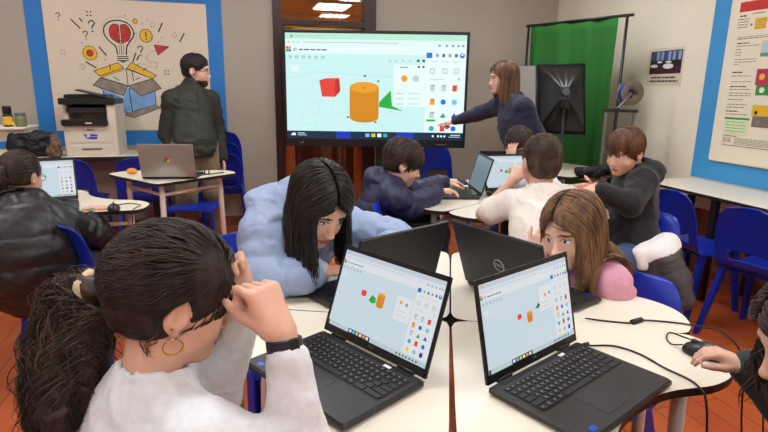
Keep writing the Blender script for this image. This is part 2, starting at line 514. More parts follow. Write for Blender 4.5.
# ------------------------------------------------------------------ the room
XL, XR, YF, YB, ZC = -3.5, 3.55, -2.7, 5.68, 2.95
T = .12
struct('floor', MB().box((0.02, 2.5, -.05), (7.3, 10.6, .1)), M['floor'])
struct('ceiling', MB().box((0.02, 1.5, ZC+.05), (7.3, 8.7, .1)), M['ceiling'])
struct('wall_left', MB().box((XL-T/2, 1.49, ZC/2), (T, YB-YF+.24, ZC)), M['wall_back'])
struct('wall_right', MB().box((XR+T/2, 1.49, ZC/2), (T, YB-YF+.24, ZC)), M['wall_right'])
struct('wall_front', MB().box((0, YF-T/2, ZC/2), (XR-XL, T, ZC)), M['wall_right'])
DX0, DX1, DZ = .40, 1.437, 2.55
wb = MB().box(((XL+DX0)/2, YB+T/2, ZC/2), (DX0-XL, T, ZC)).box(((DX1+XR)/2, YB+T/2, ZC/2), (XR-DX1, T, ZC))
wb.box(((DX0+DX1)/2, YB+T/2, (ZC+DZ)/2), (DX1-DX0, T, ZC-DZ))
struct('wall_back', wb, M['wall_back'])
# door with transom
d = MB()
d.box((DX0+.0425, YB+.03, DZ/2), (.085, .16, DZ)).box((DX1-.061, YB+.03, DZ/2), (.122, .16, DZ)).box(((DX0+DX1)/2, YB+.03, DZ-.05), (DX1-DX0-.01, .158, .1))
d.box(((DX0+DX1)/2, YB+.03, 2.03), (DX1-DX0-.01, .15, .05))
door = struct('door_1', d, M['door_wood'])
s = MB(); s.box((.545, YB+.05, 1.0), (.10, .045, 1.98)).box((1.27, YB+.05, 1.0), (.09, .045, 1.98)).box((.905, YB+.05, .12), (.63, .045, .22))
so = s.build('door_leaf', M['orange_wood'], door)
MB().box((.905, YB+.05, 1.12), (.63, .008, 1.74)).build('door_pane', M['glass'], door)
MB().box((.9, YB+.05, 2.25), (.83, .008, .39)).build('transom_pane', M['glass'], door)
# the lit corridor beyond
cw = MB(); cw.box((-1.0, 7.5, 1.4), (.1, 3.5, 2.8)).box((3.2, 7.5, 1.4), (.1, 3.5, 2.8)).box((1.1, 9.3, 1.4), (4.3, .1, 2.8))
struct('wall_corridor', cw, M['corridor'])
struct('ceiling_corridor', MB().box((1.1, 7.5, 2.6), (4.2, 3.5, .08)), M['corridor'])
struct('floor_corridor', MB().box((1.1, 8.6, -.04), (4.3, 1.6, .08)), M['floor'])
lamp = empty('corridor_light', (1.42, 8.15, 2.53), 0, 'bright rectangular ceiling light seen through the pane above the door', 'ceiling light')
MB().rbox((0, 0, .012), (.52, .66, .024), .01).build('light_frame', M['white'], lamp)
MB().box((0, 0, -.004), (.44, .58, .006)).build('diffuser', glow('corridor_lamp', (255, 240, 205), 26), lamp)
cab = empty('wooden_counter', (.95, 7.2, 0), 0, 'wooden counter in the dim room behind the glass door', 'counter')
MB().rbox((0, 0, .45), (1.4, .5, .84), .01).build('carcass', M['brown_wood'], cab)
MB().rbox((0, -.01, .89), (1.5, .56, .04), .01).build('worktop', M['orange_wood'], cab)
for i, (x, w, h) in enumerate(((-.42, .3, .34), (-.02, .26, .42), (.36, .22, .3))):
    b = empty('storage_box', (.95+x, 7.2, .912), 0, ['black storage box left on the counter behind the door', 'tallest dark storage box on the counter behind the door', 'small dark box at the right end of the counter behind the door'][i], 'box', 'boxes on the corridor counter')
    MB().rbox((0, 0, h/2), (w, .3, h), .012).build('body', M['bag_black'] if i != 1 else M['brown_wood'], b)
    MB().rbox((0, 0, h+.01), (w+.02, .32, .025), .01).build('lid', M['printer_blk'], b)
# baseboards and the painted blue bands
struct('baseboard_back', MB().box(((XL+DX0)/2, YB-.006, .05), (DX0-XL, .014, .1)).box(((DX1+XR)/2, YB-.006, .05), (XR-DX1-.02, .014, .1)), M['brown_wood'])
struct('baseboard_right', MB().box((XR-.006, 1.49, .26), (.014, YB-YF-.1, .52)), M['brown_wood'])
def frame_band(lo, hi, w):
    (x0, z0), (x1, z1) = lo, hi
    return [((x0+w/2, (z0+z1)/2), (w, z1-z0)), ((x1-w/2, (z0+z1)/2), (w, z1-z0)), (((x0+x1)/2, z0+w/2), (x1-x0-2*w, w)), (((x0+x1)/2, z1-w/2), (x1-x0-2*w, w))]
t1 = MB()
for c, dd in frame_band((-1.74, .84), (-.075, 2.30), .14): t1.box((c[0], YB-.003, c[1]), (dd[0], .006, dd[1]))
struct('trim_1', t1, M['blue_band'])
t2 = MB()
for c, dd in frame_band((1.75, .76), (3.53, 2.40), .145): t2.box((XR-.003, c[0], c[1]), (.006, dd[0], dd[1]))
struct('trim_2', t2, M['blue_band_light'])
# ceiling lights of the room
LAMP = glow('tube_light', (240, 244, 250), 1.0)
LOFF = mat('unlit_diffuser', (214, 214, 208), rough=.5)
LAMP.node_tree.nodes['Principled BSDF'].inputs['Emission Strength'].default_value = 23.0
k = 0
for y in (-.9, 1.6, 4.1):
    for x in (-1.9, .3, 2.2):
        k += 1
        L = empty('ceiling_light', (x, y, ZC), 0, 'recessed square ceiling light panel of the classroom, %s row %s' % (('rear', 'middle', 'board side')[(k-1)//3], ('by the left wall', 'centre', 'by the right wall')[(k-1) % 3]), 'ceiling light', 'classroom ceiling lights')
        MB().rbox((0, 0, -.015), (.66, .66, .028), .01).build('light_frame', M['white'], L)
        MB().box((0, 0, -.032), (.6, .6, .005)).build('diffuser', LAMP, L)

# ------------------------------------------------------------------ wall mural: bulb and brain rising out of a box
mur = empty('wall_mural', (-.905, YB, 1.56), 0, 'white wall panel printed with a light bulb brain above an open box', 'mural')
MB().box((0, -.006, .01), (1.38, .01, 1.17)).build('panel', M['panel'], mur)
class Draw:
    """flat ink printed on a panel; local x right, z up, each stroke a few tenths of a millimetre proud"""
    def __init__(s, f): s.mb = MB(); s.f = f; s.lv = 0
    def poly(s, pts, mi):
        s.lv += 1; y = s.lv*2e-5
        P = [s.f(p) for p in pts]; s.mb.add([(p[0], -y, p[1]) for p in P], [tuple(range(len(P)))], mi); return s
    def line(s, pts, w, mi, closed=False):
        s.lv += 1; y = s.lv*2e-5
        P = [np.array(s.f(p)) for p in pts]
        if closed: P = P+[P[0]]
        for a, b in zip(P[:-1], P[1:]):
            t = nrm(b-a); n = np.array((-t[1], t[0]))*w/2; a = a-t*w*.3; b = b+t*w*.3
            q = [a+n, a-n, b-n, b+n]; s.mb.add([(p[0], -y, p[1]) for p in q], [(0, 1, 2, 3)], mi)
        return s
    def disc(s, c, r, mi, n=20, ry=None):
        ry = ry or r
        return s.poly([(c[0]+r*math.cos(2*PI*i/n), c[1]+ry*math.sin(2*PI*i/n)) for i in range(n)], mi)
    def ring(s, c, r, w, mi, n=24, a0=0, a1=2*PI):
        return s.line([(c[0]+r*math.cos(a0+(a1-a0)*i/n), c[1]+r*math.sin(a0+(a1-a0)*i/n)) for i in range(n+1)], w, mi)
D = Draw(lambda p: ((p[0]-158)*.00237-.075, (200-p[1])*.00247+.09))
INK, RED, YEL, BLU, BRN, WHT, GRY = range(7)
# box
D.poly([(48, 298), (75, 272), (165, 240), (170, 305), (90, 330)], BRN)
D.poly([(75, 270), (165, 238), (262, 270), (170, 300)], WHT)
D.poly([(165, 238), (52, 252), (70, 268), (78, 272)], YEL)
D.poly([(52, 250), (70, 268), (160, 236), (140, 218)], YEL).line([(52, 250), (70, 268), (160, 236), (140, 218)], .006, INK, True)
D.poly([(170, 238), (190, 216), (278, 262), (262, 274)], YEL).line([(170, 238), (190, 216), (278, 262), (262, 274)], .006, INK, True)
D.poly([(78, 320), (172, 312), (172, 395), (150, 400), (150, 340)], BLU)
D.poly([(75, 310), (150, 350), (150, 402), (78, 355)], BLU)
D.poly([(172, 312), (266, 300), (268, 372), (176, 400)], BLU).line([(172, 312), (266, 300), (268, 372), (176, 400)], .007, INK, True)
D.poly([(44, 302), (72, 274), (168, 302), (150, 338)], BRN).line([(44, 302), (72, 274), (168, 302), (150, 338)], .006, INK, True)
D.poly([(170, 302), (262, 274), (292, 310), (215, 340)], BRN).line([(170, 302), (262, 274), (292, 310), (215, 340)], .006, INK, True)
D.line([(168, 240), (170, 305)], .007, INK).line([(72, 274), (168, 240)], .005, INK).line([(262, 274), (168, 240)], .005, INK)
D.line([(172, 312), (176, 402)], .008, INK).line([(78, 322), (80, 350)], .007, INK)
D.poly([(150, 398), (176, 402), (270, 374), (290, 380), (180, 420), (150, 412)], BRN).line([(150, 412), (180, 422), (288, 382)], .006, INK)
for a, b in (((120, 270), (140, 282)), ((200, 278), (215, 272)), ((188, 250), (192, 285)), ((110, 225), (112, 245)), ((230, 245), (242, 236))): D.line([a, b], .007, INK)
# bulb and brain
bulb = [(142, 188), (138, 160), (118, 142), (102, 118), (104, 92), (122, 74), (152, 67), (184, 74), (202, 92), (206, 118), (190, 142), (178, 160), (174, 188)]
bs = spline(bulb, 5); D.poly(bs, WHT).line(bs, .011, INK)
for zz in (196, 203, 210): D.line([(140, zz), (180, zz-1)], .008, INK)
D.poly([(146, 212), (174, 212), (160, 218)], INK)
for sx in (-1, 1):
    h = [(158+sx*3, 84), (158+sx*20, 80), (158+sx*34, 92), (158+sx*38, 112), (158+sx*32, 130), (158+sx*18, 142), (158+sx*3, 148)]
    D.poly(spline(h, 4)+[], RED).line(spline(h, 4), .006, INK, True)
    for q in range(7):
        cx, cz = 158+sx*(8+nrs.rand()*22), 92+q*7.5
        D.line([(cx-5, cz), (cx, cz+4), (cx+6, cz-1), (cx+9, cz+3)], .004, INK)
D.line([(158, 148), (158, 190)], .006, INK).line([(150, 150), (150, 188)], .004, INK).line([(166, 150), (166, 188)], .004, INK)
for i in range(34):
    a = PI*(-.18)+i/33*PI*1.36
    D.disc((155+62*math.cos(a), 112-60*math.sin(a)), 1.3, INK, 6)
# gear, coin, paper plane and scattered marks
for i in range(12):
    a = 2*PI*i/12; D.poly([(45+21*math.cos(a-.2), 186+21*math.sin(a-.2)), (45+28*math.cos(a-.12), 186+28*math.sin(a-.12)), (45+28*math.cos(a+.12), 186+28*math.sin(a+.12)), (45+21*math.cos(a+.2), 186+21*math.sin(a+.2))], YEL)
D.disc((45, 186), 24, YEL).ring((45, 186), 24, .004, INK).disc((45, 186), 12, RED).ring((45, 186), 12, .004, INK)
D.disc((251, 118), 23, YEL).ring((251, 118), 23, .006, INK).line([(251, 104), (251, 121)], .009, INK).disc((251, 130), 3, INK, 8)
D.poly([(278, 150), (332, 155), (290, 186)], RED).line([(278, 150), (332, 155), (290, 186)], .006, INK, True).line([(332, 155), (286, 168)], .004, INK)
D.disc((216, 67), 8, YEL).ring((216, 67), 8, .005, INK)
tr = spline([(283, 170), (262, 178), (246, 196), (255, 212), (282, 214), (276, 234), (240, 222), (215, 222), (200, 240), (190, 262)], 5)
for i, p in enumerate(tr): D.disc(tuple(p), 1.4, INK, 6)
for cx, cz, sz in ((62, 88, 1.25), (37, 122, .95), (227, 170, 1.1), (-50, 60, .8)):
    D.line([(cx-9*sz, cz-6*sz), (cx-5*sz, cz-12*sz), (cx+3*sz, cz-13*sz), (cx+8*sz, cz-7*sz), (cx+4*sz, cz), (cx, cz+4*sz), (cx, cz+9*sz)], .008*sz, INK).disc((cx, cz+17*sz), 2.6*sz, INK, 8)
for a, b in (((298, 102), (314, 70)), ((374, 136), (393, 104)), ((195, 214), (208, 182)), ((80, 164), (102, 192)), ((28, 218), (62, 238)), ((-8, 70), (20, 100)), ((210, 206), (220, 190)), ((22, 66), (30, 76))): D.line([a, b], .011, INK)
for cx, cz in ((278, 78), (356, 112), (-48, 186), (14, 236)):
    for i in range(6):
        a = PI/3*i; D.line([(cx+6*math.cos(a), cz+6*math.sin(a)), (cx+11*math.cos(a), cz+11*math.sin(a))], .004, INK)
for cx, cz in ((56, 48), (317, 250)):
    for dx in (-6, 6):
        for dz in (-6, 6): D.disc((cx+dx, cz+dz), 3, INK, 8)
for cx, cz in ((240, 76), (182, 50), (262, 62), (308, 122), (296, 140), (96, 208), (212, 112), (20, 150)): D.disc((cx, cz), 2.2, INK, 8)
dr = D.mb.build('drawing', [M['ink'], M['red'], M['yellow'], M['box_blue'], M['box_brown'], M['panel'], M['ink_grey']], mur)
dr.location = (0, -.0115, 0)

# ------------------------------------------------------------------ posters of the right-hand wall (local x right as seen from the room, z up)
def wall_r(y, z, name, label, cat):
    return empty(name, (XR-.001, y, z), -PI/2, label, cat)      # local +x points to -y, local -y points into the room
po = wall_r(2.62, 1.57, 'notice_board', 'big cream notice board with red headed poster inside the blue wall frame', 'board')
MB().rbox((0, -.014, .02), (1.50, .026, 1.36), .02).build('panel', M['board'], po)
D = Draw(lambda p: p)
D.poly([(-.66, -.52), (.7, -.52), (.7, .62), (-.66, .62)], 5)
D.poly([(-.668, .408), (.7, .408), (.7, .475), (-.668, .475)], 1)
def words(x, z, w, h, mi=6, gap=.006):
    e = x+w
    while x < e:
        l = min(.012+nrs.rand()*.035, e-x)
        D.poly([(x, z), (x+l, z), (x+l, z+h), (x, z+h)], mi); x += l+gap
words(-.655, .375, .05, .010, 0); words(-.56, .385, .10, .008)
for i in range(4): words(-.665, .355-i*.018, .09, .006)
D.disc((-.556, .315), .009, 7, 10)
D.poly([(-.53, .28), (-.44, .28), (-.44, .355), (-.53, .355)], 2)
for i in range(4): words(-.525, .29+i*.016, .08, .004, 7)
D.disc((-.425, .33), .010, 7, 10)
D.poly([(-.405, .28), (-.28, .28), (-.28, .36), (-.405, .36)], 2)
D.poly([(-.65, .235), (.68, .235), (.68, .238), (-.65, .238)], 6); words(-.65, .222, .5, .006)
for z, w, hb in ((.190, .10, 1), (.172, .19, 0), (.150, .05, 0), (.130, .05, 0), (.112, .05, 0), (.080, .18, 0), (.062, .18, 0), (.045, .04, 0), (-.01, .09, 1), (-.035, .16, 0), (-.075, .17, 0), (-.11, .13, 1), (-.128, .17, 0), (-.155, .18, 0), (-.172, .18, 0), (-.20, .12, 0), (-.235, .16, 0), (-.255, .14, 0), (-.285, .10, 1), (-.305, .18, 0)):
    words(-.648, z, w, .007 if hb else .0045, 0 if hb else 6)
D.poly([(-.448, .095), (-.2, .095), (-.2, .200), (-.448, .200)], 8).poly([(-.448, .095), (-.2, .095), (-.2, .12), (-.448, .12)], 4)
D.poly([(-.450, -.095), (-.2, -.095), (-.2, .013), (-.450, .013)], 9).disc((-.405, -.04), .022, 2, 12).disc((-.39, -.07), .014, 1, 12)
D.poly([(-.436, -.165), (-.2, -.165), (-.2, -.095), (-.436, -.095)], 3).disc((-.39, -.13), .02, 5, 12)
D.poly([(-.438, -.307), (-.2, -.307), (-.2, -.232), (-.438, -.232)], 2).disc((-.405, -.285), .014, 10, 12)
D.poly([(-.425, -.383), (-.2, -.383), (-.2, -.307), (-.425, -.307)], 6).disc((-.38, -.35), .02, 7, 12)
D.poly([(-.65, -.340), (-.445, -.340), (-.445, -.326), (-.65, -.326)], 3)
D.poly([(-.648, -.445), (-.445, -.445), (-.445, -.340), (-.648, -.340)], 11)
for i in range(4): words(-.63, -.36-i*.022, .16, .004, 3)
words(-.64, -.462, .12, .005, 1)
for i in range(4): words(-.64, -.478-i*.009, .07, .003)
for i in range(5): words(-.54, -.475-i*.010, .9, .003)
D.poly([(-.64, -.53), (.7, -.53), (.7, -.526), (-.64, -.526)], 6)
dr = D.mb.build('printed_sheet', [M['ink'], M['red'], M['yellow'], M['green_ink'], mat('photo_teal', (110, 160, 150)), M['board'], M['ink_grey'], mat('photo_brown', (150, 120, 90)), mat('photo_blue', (190, 214, 210)), mat('photo_magenta', (190, 50, 90)), mat('photo_black', (60, 50, 40)), mat('pale_green_paper', (226, 236, 190))], po)
dr.location = (0, -.0275, 0)
pp = wall_r(3.97, 1.625, 'paper_notice', 'small paper notice with a dark classroom photo taped on the cream wall', 'poster')
MB().box((0, -.002, 0), (.40, .002, .31)).build('paper_sheet', M['panel'], pp)
D = Draw(lambda p: p)
D.poly([(-.17, -.06), (.185, -.055), (.185, .135), (-.17, .13)], 0)
D.poly([(-.17, .05), (.185, .055), (.185, .135), (-.17, .13)], 1)
for x in (-.1, -.05, .03, .08, .14): D.poly([(x, .055), (x+.03, .055), (x+.03, .125), (x, .125)], 2)
D.poly([(-.17, -.06), (.185, -.055), (.185, .0), (-.17, .0)], 3)
D.disc((.04, .005), .06, 4, 14, .022).disc((-.12, .008), .045, 4, 12, .014).disc((-.06, .04), .03, 4, 12, .009).disc((.04, .04), .035, 4, 12, .009)
words(-.14, -.095, .28, .014, 5, .008); words(-.16, -.125, .33, .014, 5, .008)
dr = D.mb.build('printed_photo', [mat('photo_dark', (36, 24, 30)), mat('photo_violet', (70, 74, 110)), mat('photo_window', (150, 170, 215)), mat('photo_maroon', (70, 30, 38)), M['white'], M['ink']], pp)
dr.location = (0, -.0035, 0)
# ------------------------------------------------------------------ petal desks
TZ = .76
def tip_outline():
    half = [(.40, .39), (.455, .345), (.51, .315), (.60, .285), (.665, .235), (.70, .165), (.70, .09), (.68, .035), (.64, .006), (.5, .001)]
    other = [(b, a) for a, b in half[1:]]
    pts = spline([(.5, .001)][:0]+half[::-1][:-1]+[half[0]]+other, 4)
    cor = [(.001, .05), (.009, .020), (.020, .009), (.05, .001)]
    return [tuple(p) for p in pts]+cor
OUT = tip_outline()
def make_desk():
    t = empty('petal_desk')
    tp = MB().prism(OUT, TZ-.022, TZ, 0, 1)
    tp.build('tabletop', [M['table_white'], M['table_edge']], t, bevel=.002)
    for x, y, dx, dy in ((.09, .09, -.01, -.01), (.60, .13, .03, 0), (.13, .60, 0, .03)):
        MB().tube([(x, y, TZ-.022), (x+dx*.4, y+dy*.4, .4), (x+dx, y+dy, .0)], .019, 12).build('leg', M['leg_white'], t)
    MB().tube([(.09, .09, TZ-.10), (.60, .13, TZ-.10)], .012, 8).build('rail', M['leg_white'], t)
    MB().tube([(.09, .09, TZ-.10), (.13, .60, TZ-.10)], .012, 8).build('rail', M['leg_white'], t)
    return t
desk0 = make_desk()
_desk = [0]
def desk(x, y, deg, label, group):
    o = desk0 if not _desk[0] else copy_tree(desk0); _desk[0] = 1
    o.location = (x, y, 0); o.rotation_euler = (0, 0, math.radians(deg))
    return tag(o, label, 'desk', group)
NC = (.583, 1.366); g_ = .0015
def off(c, deg, r=g_): return c[0]+r*math.cos(math.radians(deg+45)), c[1]+r*math.sin(math.radians(deg+45))
for a, l in ((-111, 'near white petal desk under the laptop beside the black mouse'), (158, 'near white petal desk where the child in the white sweatshirt leans'), (68, 'white petal desk in front of the child in the pale blue puffer'), (-22, 'white petal desk with a rounded end in front of the child in pink')):
    desk(*off(NC, a), a, l, 'four desks joined in the near group')
BC = (1.665, 3.055)
for a, l in ((-148, 'back white petal desk at the elbow of the white t-shirt child'), (122, 'back white petal desk in front of the child in the navy puffer'), (32, 'far white petal desk behind the open laptops of the back group'), (-58, 'back white petal desk in front of the child in the black hoodie')):
    desk(*off(BC, a), a, l, 'four desks joined in the back group')
desk(-1.19, 3.07, 0, 'white petal desk under the bright laptop of the child in the black puffer', 'single white desks')
desk(-.53, 3.87, 38, 'white petal desk carrying the silver laptop in front of the standing man', 'single white desks')
desk(3.14, 3.86, 110, 'white petal desk beside the green screen with black gear on it', 'single white desks')

# ------------------------------------------------------------------ wall tables
def wall_table(name, c, sx, sy, z, rz, label):
    t = empty(name, (c[0], c[1], 0), rz, label, 'table')
    MB().rbox((0, 0, z-.0125), (sx, sy, .025), .012, 0).build('tabletop', M['table_white'], t)
    MB().box((0, -sy/2+.0005, z-.0125), (sx-.03, .004, .02)).build('edge_band', M['table_edge'], t)
    for x in (-sx/2+.08, -sx*.17, sx*.17, sx/2-.08):
        for y in (-sy/2+.06, sy/2-.06):
            MB().rbox((x, y, (z-.025)/2), (.045, .045, z-.025), .006).build('leg', M['leg_dark'], t)
    MB().rbox((0, sy/2-.06, z-.06), (sx-.2, .03, .06), .004).build('apron', M['leg_dark'], t)
    return t
WZ = .80
wall_table('wall_table', (-1.95, 5.41), 2.6, .52, WZ, 0, 'long white wall table carrying the printer below the mural')
wall_table('wall_table', (3.285, 2.50), 2.0, .50, .75, -PI/2, 'long white wall table under the cream notice board')

# ------------------------------------------------------------------ blue plastic chairs (sitter looks along +y)
def shell_mesh(name, prof, wid, curve, slot, parent, nu=16):
    """prof: (y, z) stations; wid(t) half width; curve(t) side rise; slot: (t0, t1, half width)"""
    P = spline(prof, 6); n = len(P); vs = []; fs = []
    N = []
    for i in range(n):
        t = P[min(i+1, n-1)]-P[max(i-1, 0)]; t = t/np.linalg.norm(t); N.append(np.array((-t[1], t[0])))
    for i, p in enumerate(P):
        t = i/(n-1)
        for k in range(nu+1):
            u = -1+2*k/nu; x = wid(t)*u
            c = curve(t)*abs(u)**2.4
            q = p+N[i]*c
            vs.append((x, q[0], q[1]))
    for i in range(n-1):
        for k in range(nu):
            t = (i+.5)/(n-1); u = abs(-1+2*(k+.5)/nu)
            if slot and slot[0] < t < slot[1] and u < slot[2]: continue
            a = i*(nu+1)+k; fs.append((a, a+1, a+nu+2, a+nu+1))
    mb = MB(); mb.add(vs, fs, 0, True)
    o = mb.build(name, M['chair'], parent)
    md = o.modifiers.new('thick', 'SOLIDIFY'); md.thickness = .009; md.offset = 0
    md = o.modifiers.new('bevel', 'BEVEL'); md.width = .003; md.segments = 2; md.limit_method = 'ANGLE'
    return o
def make_chair():
    t = empty('school_chair')
    def round_end(x, e): return math.sqrt(max(0, 1-((x-1+e)/e)**2)) if x > 1-e else 1.0
    shell_mesh('seat', [(.235, .425), (.19, .446), (.08, .442), (-.06, .432), (-.15, .436)], lambda t: .20*(.80+.2*round_end(1-t, .25)) if t < .25 else .20-.012*t, lambda t: .016, None, t)
    shell_mesh('backrest', [(-.15, .436), (-.192, .46), (-.212, .52), (-.226, .62), (-.25, .73), (-.268, .815)], lambda t: (.188-.012*t)*(.42+.58*round_end(t, .38)), lambda t: .018+.022*t, (.34, .48, .62), t)
    for sx in (-1, 1):
        for y0, y1, z0 in ((.16, .215, .434), (-.14, -.26, .434)):
            mb = MB()
            prev = None; vs = []; fs = []
            for i in range(6):
                f = i/5; x = sx*(.165+.035*f); y = y0+(y1-y0)*f; z = z0*(1-f)
                w, dpt = .024-.004*f, .034-.008*f
                for ax, ay in ((-w, -dpt), (w, -dpt), (w, dpt), (-w, dpt)): vs.append((x+ax*.6, y+ay*.8, z))
            for i in range(5):
                for q in range(4): fs.append((i*4+q, i*4+(q+1) % 4, i*4+4+(q+1) % 4, i*4+4+q))
            fs += [(0, 1, 2, 3)[::-1], (20, 21, 22, 23)]
            fs = [tuple(f) for f in fs]
            mb.add(vs, fs, 0)
            mb.build('leg', M['chair'], t, bevel=.004)
    mb = MB()
    for sx in (-1, 1): mb.rbox((sx*.165, .01, .415), (.03, .34, .03), .006)
    mb.rbox((0, -.13, .418), (.33, .03, .026), .006)
    mb.build('seat_frame', M['chair'], t)
    return t
chair0 = make_chair()
_ch = [0]
def chair(x, y, az, label, group, z=0):
    """az: world azimuth the sitter looks along, degrees from +x"""
    o = chair0 if not _ch[0] else copy_tree(chair0); _ch[0] = 1
    o.location = (x, y, z); o.rotation_euler = (0, 0, math.radians(az-90))
    return tag(o, label, 'chair', group)
gw = 'blue chairs pushed under the wall tables'
chair(-1.33, 5.16, 92, 'blue plastic chair under the wall table behind the bright laptop screen', gw)
chair(-.80, 5.16, 88, 'blue plastic chair under the wall table just left of the silver laptop', gw)
chair(2.93, 2.80, 8, 'blue plastic chair at the right wall table beside the grey coat', gw)
chair(2.93, 2.27, 12, 'blue plastic chair nearest the camera at the right wall table', gw)
chair(-.36, 4.72, -100, 'blue plastic chair behind the desk with the silver laptop', 'blue chairs standing alone')
chair(2.12, 5.28, -88, 'blue plastic chair against the back wall below the display corner', 'blue chairs standing alone')
for i, l in enumerate(('bottom chair of the blue stack behind the standing man', 'middle chair of the blue stack behind the standing man', 'top chair of the blue stack behind the standing man')):
    chair(-.13+.0*i, 5.42-.02*i, 90, l, 'stacked blue chairs behind the man', z=.10*i)
# ------------------------------------------------------------------ displays: a 3D-modelling web page
UIC = dict(bg=(214, 246, 244), tab=(196, 240, 214), bar=(236, 250, 248), grey=(150, 170, 172), lgrey=(196, 214, 216), white=(244, 252, 252), task=(28, 48, 70), taskb=(20, 60, 190),
           red=(240, 70, 62), redd=(206, 48, 46), orange=(246, 164, 44), oranged=(226, 140, 30), green=(40, 178, 60), greend=(28, 140, 46), blue=(30, 120, 220), teal=(60, 180, 200), navy=(30, 50, 170), purple=(110, 60, 190), cyan=(120, 200, 230), yellow=(246, 206, 60), dgrey=(90, 104, 110))
def ui_mats(prefix, s, tint=(1, 1, 1)):
    return {k: glow(prefix+'_'+k, tuple(min(255, c*t) for c, t in zip(v, tint)), s) for k, v in UIC.items()}
UK = list(UIC)
UIM = {'tv': ui_mats('tv', 1.0, (.96, 1, 1)), 'lap': ui_mats('lap', .85)}
for k_, c_ in (('bg', (212, 228, 238)), ('tab', (206, 216, 226)), ('bar', (226, 234, 240)), ('white', (234, 238, 242))):
    UIM['lap'][k_].node_tree.nodes['Principled BSDF'].inputs['Emission Color'].default_value = srgb(c_)
class UI:
    """lit flat shapes on a display face; u, v from the top left; local x right, z up, face towards -y"""
    def __init__(s, w, h): s.mb = MB(); s.w = w; s.h = h; s.lv = 0
    def P(s, u, v): return ((u-.5)*s.w, -s.lv*2.2e-5, (.5-v)*s.h)
    def poly(s, pts, c):
        s.lv += 1; s.mb.add([s.P(*p) for p in pts], [tuple(range(len(pts)))], UK.index(c)); return s
    def rect(s, u0, v0, u1, v1, c): return s.poly([(u0, v1), (u1, v1), (u1, v0), (u0, v0)], c)
    def disc(s, u, v, r, c, ry=None, n=14):
        ry = r*s.w/s.h if ry is None else ry
        return s.poly([(u+r*math.cos(2*PI*i/n), v-ry*math.sin(2*PI*i/n)) for i in range(n)], c)
    def line(s, a, b, w, c):
        t = nrm(((b[0]-a[0])*s.w, (b[1]-a[1])*s.h)); n = np.array((-t[1]/s.w, t[0]/s.h))*w/2
        a, b = np.array(a), np.array(b)
        return s.poly([tuple(a+n), tuple(a-n), tuple(b-n), tuple(b+n)], c)
    def cube(s, u, v, r, c='red', d='redd'):
        k = s.w/s.h
        s.poly([(u-r, v-.55*r*k), (u-.35*r, v-.85*r*k), (u+r, v-.75*r*k), (u+.7*r, v-.4*r*k)], c)
        s.poly([(u-r, v-.55*r*k), (u+.7*r, v-.4*r*k), (u+.65*r, v+.85*r*k), (u-.85*r, v+.8*r*k)], c)
        return s.poly([(u+.7*r, v-.4*r*k), (u+r, v-.75*r*k), (u+1.05*r, v+.4*r*k), (u+.65*r, v+.85*r*k)], d)
    def cyl(s, u, v, r, hh, c='orange', d='oranged'):
        ry = r*.36*s.w/s.h
        s.rect(u-r, v-hh, u+r, v+hh, d); s.disc(u, v+hh, r, d, ry, 20)
        s.disc(u, v-hh, r*.99, c, ry, 20); return s
    def wedge(s, pts, c='green'): return s.poly(pts, c)
